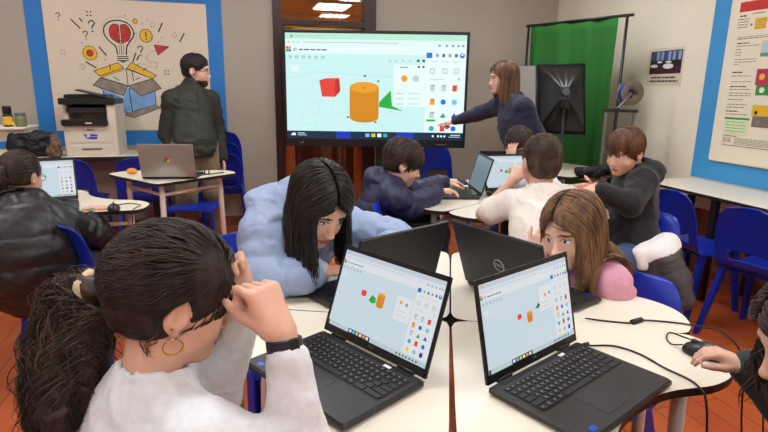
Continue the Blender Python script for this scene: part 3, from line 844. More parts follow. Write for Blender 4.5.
def fill_ui(s, shapes, task=True, plane=None):
    s.rect(0, 0, 1, 1, 'bg')
    s.rect(0, 0, 1, .055, 'tab').rect(0, .055, 1, .115, 'bar').rect(0, .115, 1, .19, 'white')
    s.rect(.05, .024, .2, .034, 'lgrey').disc(.035, .03, .008, 'grey')
    s.rect(.1, .08, .62, .088, 'lgrey')
    for u in (.02, .045, .07): s.disc(u, .085, .006, 'lgrey')
    for u in (.85, .89, .925, .955, .98): s.disc(u, .1, .007, 'grey')
    for i, c in enumerate(('red', 'orange', 'green', 'blue')):
        s.rect(.004+.014*(i % 2), .125+.026*(i//2), .017+.014*(i % 2), .149+.026*(i//2), c)
    s.rect(.045, .14, .062, .168, 'grey').rect(.05, .146, .057, .162, 'white')
    u = .075
    while u < .21:
        l = .012+nrs.rand()*.02; s.rect(u, .148, u+l, .16, 'dgrey'); u += l+.006
    for i in range(6): s.rect(.018+.036*i, .212, .034+.036*i, .236, 'grey').rect(.022+.036*i, .217, .030+.036*i, .231, 'bg')
    if plane:
        for a, b in zip(plane, plane[1:]+plane[:1]): s.line(a, b, .0012*s.w/1.0, 'lgrey')
        A = [np.array(p) for p in plane]
        for i in range(1, 6):
            f = i/6
            s.line(tuple(A[0]+(A[1]-A[0])*f), tuple(A[3]+(A[2]-A[3])*f), .0006*s.w, 'lgrey')
            s.line(tuple(A[1]+(A[2]-A[1])*f), tuple(A[0]+(A[3]-A[0])*f), .0006*s.w, 'lgrey')
    s.rect(.028, .3, .07, .36, 'bar'); s.line((.028, .3), (.07, .3), .001*s.w, 'lgrey')
    shapes(s)
    # settings box and the shape library
    s.rect(.78, .19, 1, .93, 'white')
    s.rect(.78, .165, .812, .215, 'blue')
    for i, u in enumerate((.84, .875, .91, .945)): s.rect(u-.008, .175, u+.008, .205, 'dgrey' if i % 2 else 'grey')
    s.disc(.978, .19, .014, 'blue').disc(.978, .182, .006, 'white')
    for u in (.825, .885, .945): s.rect(u-.018, .245, u+.018, .252, 'lgrey')
    for u in (.815, .885, .95): s.rect(u-.014, .31, u+.014, .36, 'lgrey').rect(u-.009, .322, u+.009, .35, 'bar')
    s.rect(.80, .41, .88, .417, 'lgrey').disc(.965, .41, .008, 'lgrey')
    rows = (('lgrey', 'lgrey', 'red'), ('orange', 'blue', 'cyan'), ('lgrey', 'green', 'purple'), ('teal', 'red', 'blue'), ('yellow', 'cyan', 'navy'))
    for j, r in enumerate(rows[:4] if task == 'tv' else rows):
        for i, c in enumerate(r):
            u, v = .82+.062*i, .50+(.13 if task == 'tv' else .095)*j
            if c == 'orange': s.rect(u-.013, v-.028, u+.013, v+.028, c).disc(u, v-.024, .013, 'oranged', .008)
            elif c in ('blue', 'cyan', 'yellow', 'teal'): s.disc(u, v, .015, c)
            elif c in ('green', 'purple'): s.poly([(u-.017, v+.022), (u+.017, v+.022), (u+.003, v-.026)], c)
            else: s.rect(u-.014, v-.022, u+.012, v+.026, c).poly([(u-.014, v-.022), (u-.008, v-.032), (u+.017, v-.032), (u+.012, v-.022)], 'redd' if c == 'red' else 'grey')
    if task == 'tv': s.rect(.79, .80, .84, .82, 'green')
    if task != 'tv':
        s.rect(0, .945, 1, 1, 'lgrey').rect(.0, .945, .02, 1, 'task').rect(.24, .945, .47, 1, 'task')
        for i in range(6): s.rect(.25+.036*i, .955, .275+.036*i, .99, ('white', 'cyan', 'yellow', 'white', 'orange', 'white')[i])
        for i in range(7): s.disc(.74+.03*i, .972, .008, 'dgrey')
        return s
    s.rect(0, .93, 1, 1, 'task').rect(.28, .93, .72, 1, 'taskb').rect(.36, .93, .62, 1, 'task')
    s.poly([(.02, .975), (.03, .95), (.045, .95), (.05, .975)], 'white').rect(.06, .95, .1, .957, 'white').rect(.06, .968, .11, .975, 'lgrey')
    for i, c in enumerate(('cyan', 'yellow', 'white', 'teal')): s.rect(.445+.034*i, .948, .468+.034*i, .982, c)
    for u in (.83, .86, .878, .896): s.disc(u, .965, .006, 'white')
    s.rect(.93, .95, .985, .957, 'white').rect(.92, .968, .985, .975, 'lgrey')
    return s
def tv_shapes(s):
    s.line((0, .43), (.17, .36), .003, 'lgrey').line((.17, .36), (.62, .40), .003, 'lgrey')
    for i in range(6): s.line((.06+.1*i, .93), (.16+.05*i, .42), .0015, 'lgrey')
    for i in range(4): s.line((0, .55+.1*i), (.7, .5+.12*i), .0015, 'lgrey')
    s.poly([(.185, .44), (.22, .42), (.295, .415), (.297, .43), (.29, .43), (.195, .45)], 'red')
    s.poly([(.185, .44), (.275, .435), (.273, .595), (.2, .595)], 'red').poly([(.275, .435), (.298, .42), (.303, .54), (.273, .595)], 'redd')
    s.cyl(.437, .645, .082, .145)
    s.poly([(.522, .64), (.586, .525), (.594, .675), (.66, .725), (.52, .685)], 'green')
    s.line((.355, .8), (.365, .45), .0012, 'dgrey').line((.355, .8), (.5, .835), .0015, 'dgrey').line((.5, .835), (.52, .46), .0012, 'dgrey')
    for u, v in ((.345, .79), (.502, .835), (.515, .44)): s.rect(u-.006, v-.008, u+.006, v+.008, 'dgrey')
    s.poly([(.43, .40), (.44, .375), (.45, .40)], 'dgrey').disc(.437, .505, .008, 'oranged').disc(.443, .67, .006, 'oranged')
    s.rect(.60, .28, .78, .68, 'white').disc(.66, .41, .018, 'orange').disc(.725, .41, .018, 'lgrey')
    for v in (.3,): s.rect(.635, v, .68, v+.012, 'grey').disc(.74, v, .007, 'dgrey').disc(.765, v, .007, 'dgrey')
    for v in (.55, .6, .65): s.rect(.615, v, .66, v+.01, 'lgrey').rect(.68, v, .75, v+.006, 'lgrey')
    for u in (.58, .61, .65, .69): s.disc(u, .245, .007, 'lgrey')
    for u in (.735, .765): s.rect(u-.008, .23, u+.008, .255, 'dgrey')
def lap_shapes(s):
    s.cube(.295, .46, .026).wedge([(.36, .52), (.385, .44), (.425, .47), (.432, .53), (.39, .545)], 'green').cyl(.475, .475, .036, .07)
    s.rect(.62, .33, .77, .62, 'white').disc(.665, .40, .013, 'orange').disc(.72, .41, .013, 'grey')
    for v in (.5, .55): s.rect(.64, v, .73, v+.008, 'lgrey')
def lap_shapes_r(s):
    s.cube(.375, .51, .022).cyl(.49, .555, .030, .05).wedge([(.565, .485), (.6, .43), (.625, .475), (.59, .5)], 'greend')
    s.rect(.62, .26, .77, .55, 'white').disc(.69, .37, .013, 'orange').disc(.745, .36, .012, 'teal')
    for v in (.45, .5): s.rect(.64, v, .73, v+.008, 'lgrey')
def screen_mesh(name, w, h, shapes, kind, parent, loc, plane=None):
    s = UI(w, h); fill_ui(s, shapes, kind, plane)
    mm = UIM['tv' if kind == 'tv' else 'lap']
    o = s.mb.build(name, [mm[k] for k in UK], parent); o.location = loc
    return o
# ------------------------------------------------------------------ big display on its stand
tc = at(375.5, 89.5, 4.95)
tv = empty('interactive_display', (tc[0], tc[1], 0), -YAW, 'big wall-sized touch display showing an orange cylinder, red cube and green wedge', 'display')
tw, th, tz = 1.68, 1.035, tc[2]-.005
MB().rbox((0, .02, tz), (tw, .055, th), .02).build('casing', M['black_pl'], tv)
b = MB()
for c, dd in (((0, tz+th/2-.014), (tw, .028)), ((-tw/2+.012, tz), (.024, th)), ((tw/2-.012, tz), (.024, th)), ((0, tz-th/2+.037), (tw, .074))):
    b.box((c[0], -.014, c[1]), (dd[0], .014, dd[1]))
b.build('bezel', M['printer_blk'], tv, bevel=.004)
screen_mesh('screen', tw-.048, th-.102, tv_shapes, 'tv', tv, (0, -.0085, tz+.023))
MB().box((.62, -.0215, tz-th/2+.03), (.10, .002, .008)).build('maker_mark', M['ink_grey'], tv)
mk = MB(); mk.tube([(-.70, -.022, tz-th/2+.035), (-.68, -.022, tz-th/2+.025), (-.66, -.022, tz-th/2+.045)], .002, 6); mk.build('touch_mark', M['lightgrey'], tv)
for x in (.05, .17): MB().rbox((x, .09, (tz+.2)/2), (.09, .05, tz+.2), .01).build('column', M['leg_dark'], tv)
ft = MB()
for x in (-.25, .45): ft.rbox((x, .06, .03), (.10, .62, .06), .02)
ft.rbox((.10, .09, .08), (.76, .06, .07), .01).build('stand_base', M['leg_dark'], tv)

# ------------------------------------------------------------------ laptops (hinge along local x, sitter at -y, lid leans to +y)
FONT = {}
def text_mesh(txt, size, mat_, depth=0.0003):
    cu = bpy.data.curves.new('lettering', 'FONT'); cu.body = txt; cu.size = size; cu.align_x = 'CENTER'; cu.align_y = 'CENTER'; cu.extrude = depth; cu.resolution_u = 2
    o = bpy.data.objects.new('lettering', cu); COL.objects.link(o)
    dg = bpy.context.evaluated_depsgraph_get(); me = bpy.data.meshes.new_from_object(o.evaluated_get(dg))
    bpy.data.objects.remove(o); me.materials.clear(); me.materials.append(mat_)
    return me
def laptop(pos, rz, tilt, label, shapes, group=None, w=.362, d=.246, mats=('laptop', 'lid'), logo='ring', plane=None, lit=True, kind=True, name='laptop'):
    t = empty(name, pos, math.radians(rz), label, 'laptop', group)
    bm_, lm_ = M[mats[0]], M[mats[1]]
    th_ = .019
    MB().rbox((0, -d/2, th_/2+.001), (w, d, th_-.002), .012, n=4).build('base', bm_, t)
    kb = MB(); kw = w*.90; kd = d*.43; y0 = -.028
    MB().box((0, y0-kd/2, th_+.0002), (kw+.006, kd+.006, .0008)).build('keyboard_well', M['black_pl'], t)
    rows = [18, 18, 17, 16, 15, 9]; tx = MB()
    for r, n in enumerate(rows):
        ph = kd/6; yc = y0-(r+.5)*ph
        ws = [1.0]*n
        if r == 5: ws = [1, 1, 1, 1, 5.2, 1, 1, 1.6, 2.2]
        elif r in (2, 3, 4): ws = [1.5+.3*(r-2)]+[1]*(n-3)+[1.4, 1.6+.3*(r-2)]
        tot = sum(ws); x = -kw/2
        for q in ws:
            pw = q/tot*kw
            kb.rbox((x+pw/2, yc, th_+.0016), (pw-.0032, ph-(.0032 if r else .006), .0026), .0014, n=1)
            if q < 1.3: tx.box((x+pw/2-.002, yc+.001, th_+.00300), (.003, .0035, .0002))
            x += pw
    k = kb.build('keyboard', M['key'], t)
    tx.build('key_legends', M['keytxt'], k)
    MB().rbox((-.012, y0-kd-.052, th_+.0003), (.115, .075, .0008), .004).build('touchpad', M['lid'], t)
    MB().box((0, -.014, th_+.0004), (w*.8, .008, .0008)).build('hinge_strip', M['black_pl'], t)
    for sx in (-1, 1):
        pt = MB()
        for yy, l in ((-.05, .014), (-.08, .012), (-.105, .016), (-.14, .012)): pt.box((sx*(w/2+.0002), yy, .011), (.0012, l, .005))
        pt.build('port_row', M['black_pl'], t)
    if lit:
        st = MB(); st.box((-w/2+.045, -d+.02, th_+.0004), (.018, .013, .0007)); st.build('round_sticker', M['sticker_blue'], t)
        MB().box((w*.22, -.020, th_+.0010), (.022, .009, .0008)).build('white_label', M['white'], t)
    lid = empty('lid', (0, 0, 0)); bpy.data.objects.remove(lid)
    R = Matrix.Rotation(-math.radians(tilt), 4, 'X')
    H = d*.965
    lb = MB(); lb.rbox((0, 0, H/2), (w, .007, H), .006)
    l = lb.build('lid', lm_, t); l.matrix_basis = Matrix.Translation((0, .004, th_)) @ R
    bz = MB()
    for c, dd in (((0, H-.006), (w-.004, .012)), ((-w/2+.005, H/2), (.008, H-.004)), ((w/2-.005, H/2), (.008, H-.004)), ((0, .011), (w-.004, .020))):
        bz.box((c[0], -.0042, c[1]), (dd[0], .0016, dd[1]))
    bz.build('screen_bezel', M['black_pl'], l)
    if shapes is not None:
        screen_mesh('screen', w-.018, H-.034, shapes, kind, l, (0, -.0036, H/2+.0045), plane)
    else:
        MB().box((0, -.0038, H/2+.0045), (w-.018, .0006, H-.034)).build('screen', glow('dim_screen_'+str(len(bpy.data.materials)), (150, 178, 190), .5), l)
    for sx in (-1, 1): MB().tube([(sx*w*.33-.025, .002, th_+.001), (sx*w*.33+.025, .002, th_+.001)], .0055, 8).build('hinge', M['leg_dark'], t)
    if logo == 'ring':
        g = MB()
        g.tube([(.020*math.cos(2*PI*i/28), 0, .020*math.sin(2*PI*i/28)) for i in range(29)], .0016, 5, cap=False)
        o = g.build('round_logo', M['lightgrey'], l); o.location = (0, .0042, H*.5); o.rotation_euler = (0, 0, PI)
        me = text_mesh('DELL', .0150, M['lightgrey']); q = link('logo_letters', me, l)
        q.location = (0, .0042, H*.5); q.rotation_euler = (PI/2, 0, PI)
    elif logo == 'disc':
        g = MB(); seg = 24
        for k_, mi in ((0, 0), (1, 1), (2, 2)):
            a0 = PI/2+2*PI/3*k_-PI/3
            pts = [(0, 0)]+[(.021*math.cos(a0+2*PI/3*i/8), .021*math.sin(a0+2*PI/3*i/8)) for i in range(9)]
            g.add([(p[0], 0, p[1]) for p in pts], [tuple(range(10))], mi)
        g.add([(.011*math.cos(2*PI*i/16), .0003, .011*math.sin(2*PI*i/16)) for i in range(16)], [tuple(range(16))], 3)
        g.add([(.0085*math.cos(2*PI*i/16), .0006, .0085*math.sin(2*PI*i/16)) for i in range(16)], [tuple(range(16))], 4)
        o = g.build('round_logo', [M['red'], M['green_ink'], M['yellow'], M['white'], M['sticker_blue']], l); o.location = (0, .0040, H*.52); o.rotation_euler = (0, 0, PI)
    me = text_mesh('DELL', .008, M['ink_grey']) if logo == 'ring' else None
    if me: q = link('bezel_letters', me, l); q.location = (0, -.0052, .012); q.rotation_euler = (PI/2, 0, 0)
    return t
gl = 'charcoal laptops on the near desks'
PL = [(.12, .72), (.24, .30), (.60, .32), (.74, .92)]
laptop((.676, 1.050, TZ), 24.7, 13, 'charcoal laptop nearest the black mouse, screen lit with tiny red and orange solids', lap_shapes_r, gl, plane=[(.27, .80), (.33, .43), (.60, .38), (.74, .62)])
laptop((.297, 1.190, TZ), -60, 20, 'charcoal laptop with lit modelling page in front of the child in the white sweatshirt', lap_shapes, gl, plane=[(.06, .70), (.20, .30), (.58, .32), (.72, .93)])
laptop((.45, 1.525, TZ), 207, 14, 'charcoal laptop used by the child in the pale blue puffer, plain lid towards the camera', lap_shapes, gl, logo=None)
laptop((.812, 1.455, TZ), 111, 20, 'charcoal laptop with a round logo on its dark lid beside the child in pink', lap_shapes_r, gl)
ga = 'laptops on the back desks'
laptop((1.46, 3.14, TZ), 259, 16, 'charcoal laptop seen from the side under the hands of the child in the navy puffer', None, ga, logo=None)
laptop((1.715, 3.11, TZ), -3, 12, 'open laptop with bright page in front of the white t-shirt child', lap_shapes, ga, logo=None)
laptop((1.78, 3.37, TZ), 166, 12, 'dark laptop whose lid rises behind the bright page of the back group', None, ga, logo=None)
laptop((-1.05, 3.30, TZ), 14, 20, 'laptop with a bright page and green solid before the child in the black puffer', lambda s: (s.wedge([(.30, .78), (.42, .70), (.55, .76), (.50, .86), (.34, .86)], 'green'), s.cyl(.24, .80, .05, .06)), 'laptops on single desks', logo=None)
laptop((-.468, 4.07, TZ), 171, 12, 'silver laptop with a round red and green emblem, lid towards the camera', lap_shapes, 'laptops on single desks', w=.375, d=.25, mats=('laptop', 'silver'), logo='disc')

# ------------------------------------------------------------------ printer
pr = empty('office_printer', (-1.205, 5.40, WZ), 0, 'white multifunction printer with black scanner top on the wall table', 'printer')
W_, D_ = .42, .40
MB().rbox((0, 0, .135), (W_, D_, .27), .012).build('body', M['printer'], pr)
b = MB().rbox((0, -D_/2-.001, .055), (W_-.10, .006, .075), .002); b.build('paper_drawer', M['printer'], pr)
b = MB().rbox((0, -D_/2-.006, .062), (.16, .01, .014), .004); b.build('drawer_handle', M['ink_grey'], pr)
MB().rbox((0, -D_/2-.001, .18), (W_-.11, .006, .13), .002).build('front_flap', M['printer'], pr)
MB().rbox((.0, -D_/2-.005, .225), (.06, .006, .01), .002).build('flap_catch', M['ink_grey'], pr)
lg = MB(); y = -D_/2-.0055
def flat(mb, pts, y, mi=0): mb.add([(p[0], y, p[1]) for p in pts], [tuple(range(len(pts)))], mi)
flat(lg, [(-.06, .19), (-.03, .185), (-.02, .165), (.05, .165), (.045, .145), (-.03, .148)], y)
flat(lg, [(.0, .19), (.05, .185), (.055, .17), (-.012, .17)], y); flat(lg, [(-.035, .18), (-.015, .178), (-.02, .158), (-.03, .160)], y-.0003, 1)
lg.build('badge', [M['sticker_blue'], M['white']], pr)
sd = MB(); sd.rbox((W_/2-.035, .0, .355), (.07, D_, .20), .01).rbox((-W_/2+.02, .03, .36), (.04, D_-.06, .19), .01).rbox((0, D_/2-.03, .36), (W_-.1, .06, .19), .01)
sd.build('side_panels', M['printer'], pr)
MB().rbox((-.01, -.03, .272), (W_-.09, D_-.07, .03), .01).build('output_tray', M['printer_blk'], pr)
R = Matrix.Rotation(math.radians(-18), 3, 'X')
MB().rbox((-.035, -D_/2-.015, .288), (W_-.06, .05, .055), .015).build('control_panel', M['printer_blk'], pr)
MB().box((.0, -D_/2-.041, .285), (.05, .002, .014)).build('panel_screen', M['lightgrey'], pr)
MB().rbox((-.02, -.03, .40), (W_-.10, D_-.09, .05), .01, R=Matrix.Rotation(.06, 3, 'X')).build('exit_plate', M['dark_pl'], pr)
MB().rbox((-.005, -.015, .465), (W_+.02, D_+.01, .055), .014).build('scanner_unit', M['printer_blk'], pr)
MB().rbox((-.03, .02, .505), (W_-.08, D_-.09, .034), .016).build('document_feeder', M['printer_blk'], pr)
MB().rbox((.03, -.06, .528), (.26, .22, .012), .006, R=Matrix.Rotation(.25, 3, 'Y')).build('feeder_tray', M['dark_pl'], pr)
# left end of the wall table
cb = empty('storage_unit', (-1.97, 5.38, WZ), 0, 'white open storage unit at the left end of the wall table', 'storage unit')
MB().rbox((0, .02, .115), (.50, .30, .23), .008).build('carcass', M['printer'], cb)
MB().rbox((0, .0, .238), (.53, .36, .018), .006).build('unit_top', M['white'], cb)
MB().rbox((0, -.135, .10), (.44, .012, .06), .003).build('drawer_front', M['blue_band'], cb)
jr = empty('spray_bottle', (-1.86, 5.33, WZ+.247), 0, 'dark capped bottle with a yellow grip on the white storage unit', 'bottle')
MB().lathe([(.001, 0), (.036, 0), (.038, .01), (.038, .09), (.03, .11), (.001, .112)], n=20).build('body', M['dark_pl'], jr)
MB().lathe([(.001, .112), (.034, .112), (.034, .165), (.028, .172), (.001, .172)], n=20).build('cap', M['black_pl'], jr)
MB().rbox((.01, -.035, .05), (.07, .03, .07), .012).tube([(.035, -.035, .05), (.05, -.035, .02), (.05, -.035, .001)], .008, 8).tube([(-.015, -.035, .05), (-.03, -.035, .02)], .008, 8).build('grip', M['yellow'], jr)
jr = empty('glass_jar', (-1.765, 5.33, WZ+.247), 0, 'small greenish glass jar beside the yellow grip bottle', 'jar')
MB().lathe([(.001, .001), (.040, .001), (.042, .01), (.042, .085), (.036, .095), (.034, .095), (.038, .08), (.038, .012), (.001, .012)], n=20).build('glass', mat('jar_green', (150, 156, 110), rough=.15, trans=.3), jr)
MB().lathe([(.001, .096), (.040, .096), (.040, .115), (.001, .117)], n=20).build('lid', M['steel'], jr)
def blob(name, lo, hi, h, fn, material, lab=None, cat=None, group=None, amp=0, freq=10, parent=None, it=1):
    s = SDF(lo, hi, h); fn(s); v, q = s.mesh(); v = relax(v, q, it)
    if amp: v = wrinkle(v, q, amp, freq, seed=len(bpy.data.meshes))
    me = mesh_np(name, v, q, [material])
    o = child_world(name, me, parent) if parent is not None else link(name, me)
    return tag(o, lab, cat, group)
def recenter(o):
    """origin at the base of a one-mesh thing"""
    me = o.data; n = len(me.vertices); co = np.empty(n*3, np.float32); me.vertices.foreach_get('co', co); co = co.reshape(-1, 3)
    c = np.array([(co[:, 0].min()+co[:, 0].max())/2, (co[:, 1].min()+co[:, 1].max())/2, co[:, 2].min()])
    co -= c; me.vertices.foreach_set('co', co.ravel()); o.location = [float(x) for x in c]; me.update(); return o
def bagf(s):
    s.ell((-1.67, 5.24, .885), (.20, .07, .095), k=.02).ell((-1.62, 5.24, .96), (.13, .06, .055), k=.04).ell((-1.80, 5.24, .93), (.06, .05, .07), k=.03)
    s.half((0, 0, WZ+.003), (0, 0, -1), .01)
bg = recenter(blob('cloth_bag', (-1.9, 5.15, .79), (-1.43, 5.33, 1.04), .008, bagf, M['bag_black'], 'slumped black cloth bag on the wall table left of the printer', 'bag', amp=.022, freq=12))
def scf(s):
    s.ell((-1.475, 5.16, .90), (.035, .05, .10), k=.02).ell((-1.50, 5.17, .85), (.05, .05, .05), k=.03).cap((-1.46, 5.14, .9), (-1.47, 5.125, .80), .025, k=.03).half((0, 0, WZ+.003), (0, 0, -1), .008)
recenter(blob('spotted_scarf', (-1.57, 5.1, .79), (-1.42, 5.23, 1.01), .006, scf, M['fur'], 'crumpled brown spotted scarf between black bag and printer', 'scarf', amp=.018, freq=22))
# small things on the desks
def orf(s): s.ell((-.765, 4.37, .782), (.034, .028, .022), k=.01).ell((-.742, 4.36, .776), (.016, .02, .014), k=.02).half((0, 0, TZ+.002), (0, 0, -1), .004)
recenter(blob('orange_mouse', (-.84, 4.31, .755), (-.71, 4.41, .82), .003, orf, M['orange'], 'small orange rounded toy at the left tip of the silver laptop desk', 'toy'))
gl_ = MB()
for i, cx in enumerate((-.235, -.205)):
    gl_.tube([(cx+.0, 4.22+.018*math.cos(a), TZ+.022+.018*math.sin(a)) for a in np.linspace(0, 2*PI, 16)], .003, 6)
gl_.tube(spline([(-.25, 4.30, TZ+.005), (-.24, 4.24, TZ+.006), (-.20, 4.23, TZ+.006), (-.10, 4.30, TZ+.005)], 6), .004, 6).tube([(-.235, 4.20, TZ+.03), (-.24, 4.28, TZ+.006)], .003, 6)
o = gl_.build('coiled_cable', M['cable']); recenter(o); tag(o, 'short black looped cable right of the silver laptop', 'cable')
def mouse(x, y, rz, label, z=TZ):
    t = empty('computer_mouse', (x, y, z), math.radians(rz), label, 'mouse', 'black computer mice')
    def f(s):
        s.ell((0, 0, .008), (.032, .056, .030), k=.004).half((0, 0, .001), (0, 0, -1), .003)
    s = SDF((-.04, -.065, -.005), (.04, .065, .045), .0025); f(s); v, q = s.mesh(); v = relax(v, q, 1)
    link('body', mesh_np('body', v, q, [M['black_pl']]), t)
    MB().tube([(0, .030, .033), (0, .030, .0395)], .004, 8).rbox((0, .03, .034), (.006, .016, .010), .002).build('scroll_wheel', M['dark_pl'], t)
    MB().box((0, .02, .0362), (.001, .05, .0012)).build('button_seam', M['ink_grey'], t)
    return t
mouse(1.140, 1.003, 42, 'black computer mouse under the hand at the right edge of the near desk')
mouse(-.645, 3.085, 10, 'black computer mouse under the hand of the child in the black puffer')
mouse(1.53, 3.50, 20, 'small black mouse on the paper behind the hands of the navy puffer child')
pa = MB().box((1.44, 3.46, TZ+.0012), (.30, .20, .0012), R=Matrix.Rotation(-.4, 3, 'Z')).build('paper_sheet', M['white']); recenter(pa); tag(pa, 'white paper sheet lying behind the hands of the navy puffer child', 'paper')
def cable(name, pts, label, r=.0026, plug=None):
    t = empty(name, pts[0], 0, label, 'cable')
    P = spline(pts, 8)
    MB().tube(P, r, 8).build('cord', M['cable'], t, world=True)
    if plug is not None:
        for a, b, rr in plug: MB().tube([a, b], rr, 10).build('plug' if rr < .008 else 'ferrite_bead', M['cable'], t, world=True)
    return t
zt = TZ+.0035
cable('power_cable', [(.862, 1.112, TZ+.010), (.885, 1.118, zt), (.942, 1.101, zt), (.976, 1.047, zt), (.985, .975, zt), (1.0, .920, zt), (.998, .885, TZ+.003), (.992, .855, TZ-.012), (.985, .83, TZ-.10), (.96, .79, .45), (.93, .80, .2), (.92, .85, .02)], 'black power cable curving from the nearest laptop over the desk edge', plug=[((.846, 1.112, TZ+.010), (.872, 1.119, TZ+.010), .0055)])
cable('power_cable', [(.965, 1.262, TZ+.010), (1.02, 1.246, zt), (1.085, 1.215, zt), (1.13, 1.225, zt), (1.21, 1.19, zt), (1.262, 1.15, zt), (1.30, 1.10, TZ+.001), (1.325, 1.05, TZ-.06), (1.33, 1.02, .5), (1.28, .9, .25), (1.22, .8, .02)], 'black power cable with a round bead running along the pink child desk', plug=[((1.088, 1.214, zt+.002), (1.128, 1.224, zt+.002), .0085)])
cable('mouse_cable', [(1.113, 1.052, TZ+.012), (1.10, 1.075, zt), (1.115, 1.11, zt), (1.15, 1.135, zt), (1.17, 1.10, TZ+.002), (1.195, 1.02, TZ+.003), (1.20, .955, TZ+.003), (1.195, .905, TZ+.0), (1.19, .87, TZ-.08), (1.15, .80, .40), (1.05, .74, .05)], 'thin black mouse cable looping at the right desk edge', r=.002)
cable('mouse_cable', [(-.655, 3.145, TZ+.012), (-.66, 3.20, zt), (-.60, 3.24, zt), (-.53, 3.19, zt), (-.545, 3.10, TZ+.003), (-.55, 3.06, TZ-.01), (-.56, 3.05, .62), (-.6, 3.10, .46)], 'thin black mouse cable hanging from the desk of the black puffer child', r=.0025)

# ------------------------------------------------------------------ studio corner
gs = empty('green_screen', (3.15, 4.66, 0), 0, 'green cloth backdrop hung from a black crossbar in the corner', 'backdrop')
pA, pB = at(623, 13, 4.55), at(533, 28, 5.35)
ax_ = nrm(V(pB[0]-pA[0], pB[1]-pA[1], 0)); nn = V(-ax_[1], ax_[0], 0); LN = math.hypot(pB[0]-pA[0], pB[1]-pA[1])
zt0 = (pA[2]+pB[2])/2
vs = []; fs = []; nu, nv = 200, 24
for j in range(nv+1):
    for i in range(nu+1):
        u = i/nu*(LN*1.0)+.03; z = zt0-.01-(zt0-.03)*j/nv
        f = .25+.75*j/nv
        w = f*(.034*math.sin(u*22+.6*math.sin(j*.25))+.014*math.sin(u*41+1.3+.4*j/nv)+.02*math.sin(u*9+2))
        p = V(pA[0], pA[1], 0)+ax_*u+nn*w; vs.append((p[0], p[1], z))
for j in range(nv):
    for i in range(nu): a = j*(nu+1)+i; fs.append((a, a+1, a+nu+2, a+nu+1))
mb = MB(); mb.add(vs, fs, 0, True); o = mb.build('cloth', M['green_cloth'], gs, world=True)
md = o.modifiers.new('thick', 'SOLIDIFY'); md.thickness = .003
e0 = V(pA[0], pA[1], zt0)-ax_*.10; e1 = V(pB[0], pB[1], zt0)+ax_*.08
MB().tube([e0, e1], .013, 10).build('crossbar', M['leg_dark'], gs, world=True)
for e in (V(pA[0], pA[1], 0)-ax_*.045, V(pB[0], pB[1], 0)+ax_*.055):
    MB().tube([(e[0], e[1], zt0+.01), (e[0], e[1], .75), (e[0], e[1], .02)], [.012, .015, .017], 10).build('pole', M['leg_dark'], gs, world=True)
    for k_ in range(3):
        a = k_*2*PI/3+.4
        MB().tube([(e[0], e[1], .35), (e[0]+.22*math.cos(a), e[1]+.22*math.sin(a), .012)], .009, 8).build('leg', M['leg_dark'], gs, world=True)
def softbox(name, corners, apex, label, diff):
    """corners: rim of the open face; apex: the lamp holder behind it"""
    C_ = [np.array(c) for c in corners]; apex = np.array(apex)
    base = (apex[0], apex[1], 0)
    t = empty(name, base, 0, label, 'studio light', 'softbox lights')
    mb = MB(); vs = []; fs = []; n = 10; m = 8
    rim = []
    for a, b in zip(C_, C_[1:]+C_[:1]):
        for i in range(n): rim.append(a+(b-a)*i/n)
    N = len(rim); cen = sum(C_)/4
    for j in range(m+1):
        f = j/m
        for i, p in enumerate(rim):
            fr = (i % n)/n; r = apex+(p-apex)*(.10+.90*f)
            sag = math.sin(PI*fr)*.06*math.sin(PI*f)
            bulge = (cen-apex)*(.0) - (p-cen)*sag*.8 + (apex-cen)*(.12*math.sin(PI*f))
            rip = .006*math.sin(fr*PI*7)*f*(1-f)*4
            vs.append(r+bulge+nrm(apex-cen)*rip)
    for j in range(m):
        for i in range(N): fs.append((j*N+i, j*N+(i+1) % N, (j+1)*N+(i+1) % N, (j+1)*N+i))
    mb.add(vs, fs, 0, True); o = mb.build('fabric_hood', M['softbox'], t, world=True)
    md = o.modifiers.new('thick', 'SOLIDIFY'); md.thickness = .004
    mb = MB(); mb.add([c+nrm(cen-apex)*.005 for c in C_], [(0, 1, 2, 3)], 0); o = mb.build('diffuser_cloth', M['diffuser'], t, world=True)
    md = o.modifiers.new('thick', 'SOLIDIFY'); md.thickness = .004
    rb = MB()
    for a, b in zip(C_, C_[1:]+C_[:1]): rb.tube([a, b], .006, 6)
    rb.build('rim_rod', M['leg_dark'], t, world=True)
    MB().tube([apex+(apex-cen)*.02, apex+(cen-apex)*.25], [.03, .035], 14).build('lamp_holder', M['softbox'], t, world=True)
    MB().tube([(apex[0], apex[1], apex[2]-.02), (apex[0], apex[1], .7), (apex[0], apex[1], .02)], [.011, .014, .016], 10).build('pole', M['leg_dark'], t, world=True)
    MB().rbox(apex+V(0, 0, -.09), (.05, .05, .08), .01).build('clamp', M['leg_dark'], t, world=True)
    for k_ in range(3):
        a = k_*2*PI/3+.2
        MB().tube([(apex[0], apex[1], .45), (apex[0]+.3*math.cos(a), apex[1]+.3*math.sin(a), .012)], .009, 8).build('leg', M['leg_dark'], t, world=True)
    return t
softbox('softbox_light', [at(537, 65, 4.75), at(585, 64, 4.62), at(585, 135, 4.58), at(537, 133, 4.71)], at(566, 92, 4.42), 'black softbox light seen from behind in front of the green screen', True)
softbox('softbox_light', [at(517, 66, 4.95), at(536, 66, 4.74), at(536, 136, 4.70), at(516, 134, 4.91)], at(548, 100, 4.92), 'softbox light with a grey diffuser face between the woman and the black softbox', True)
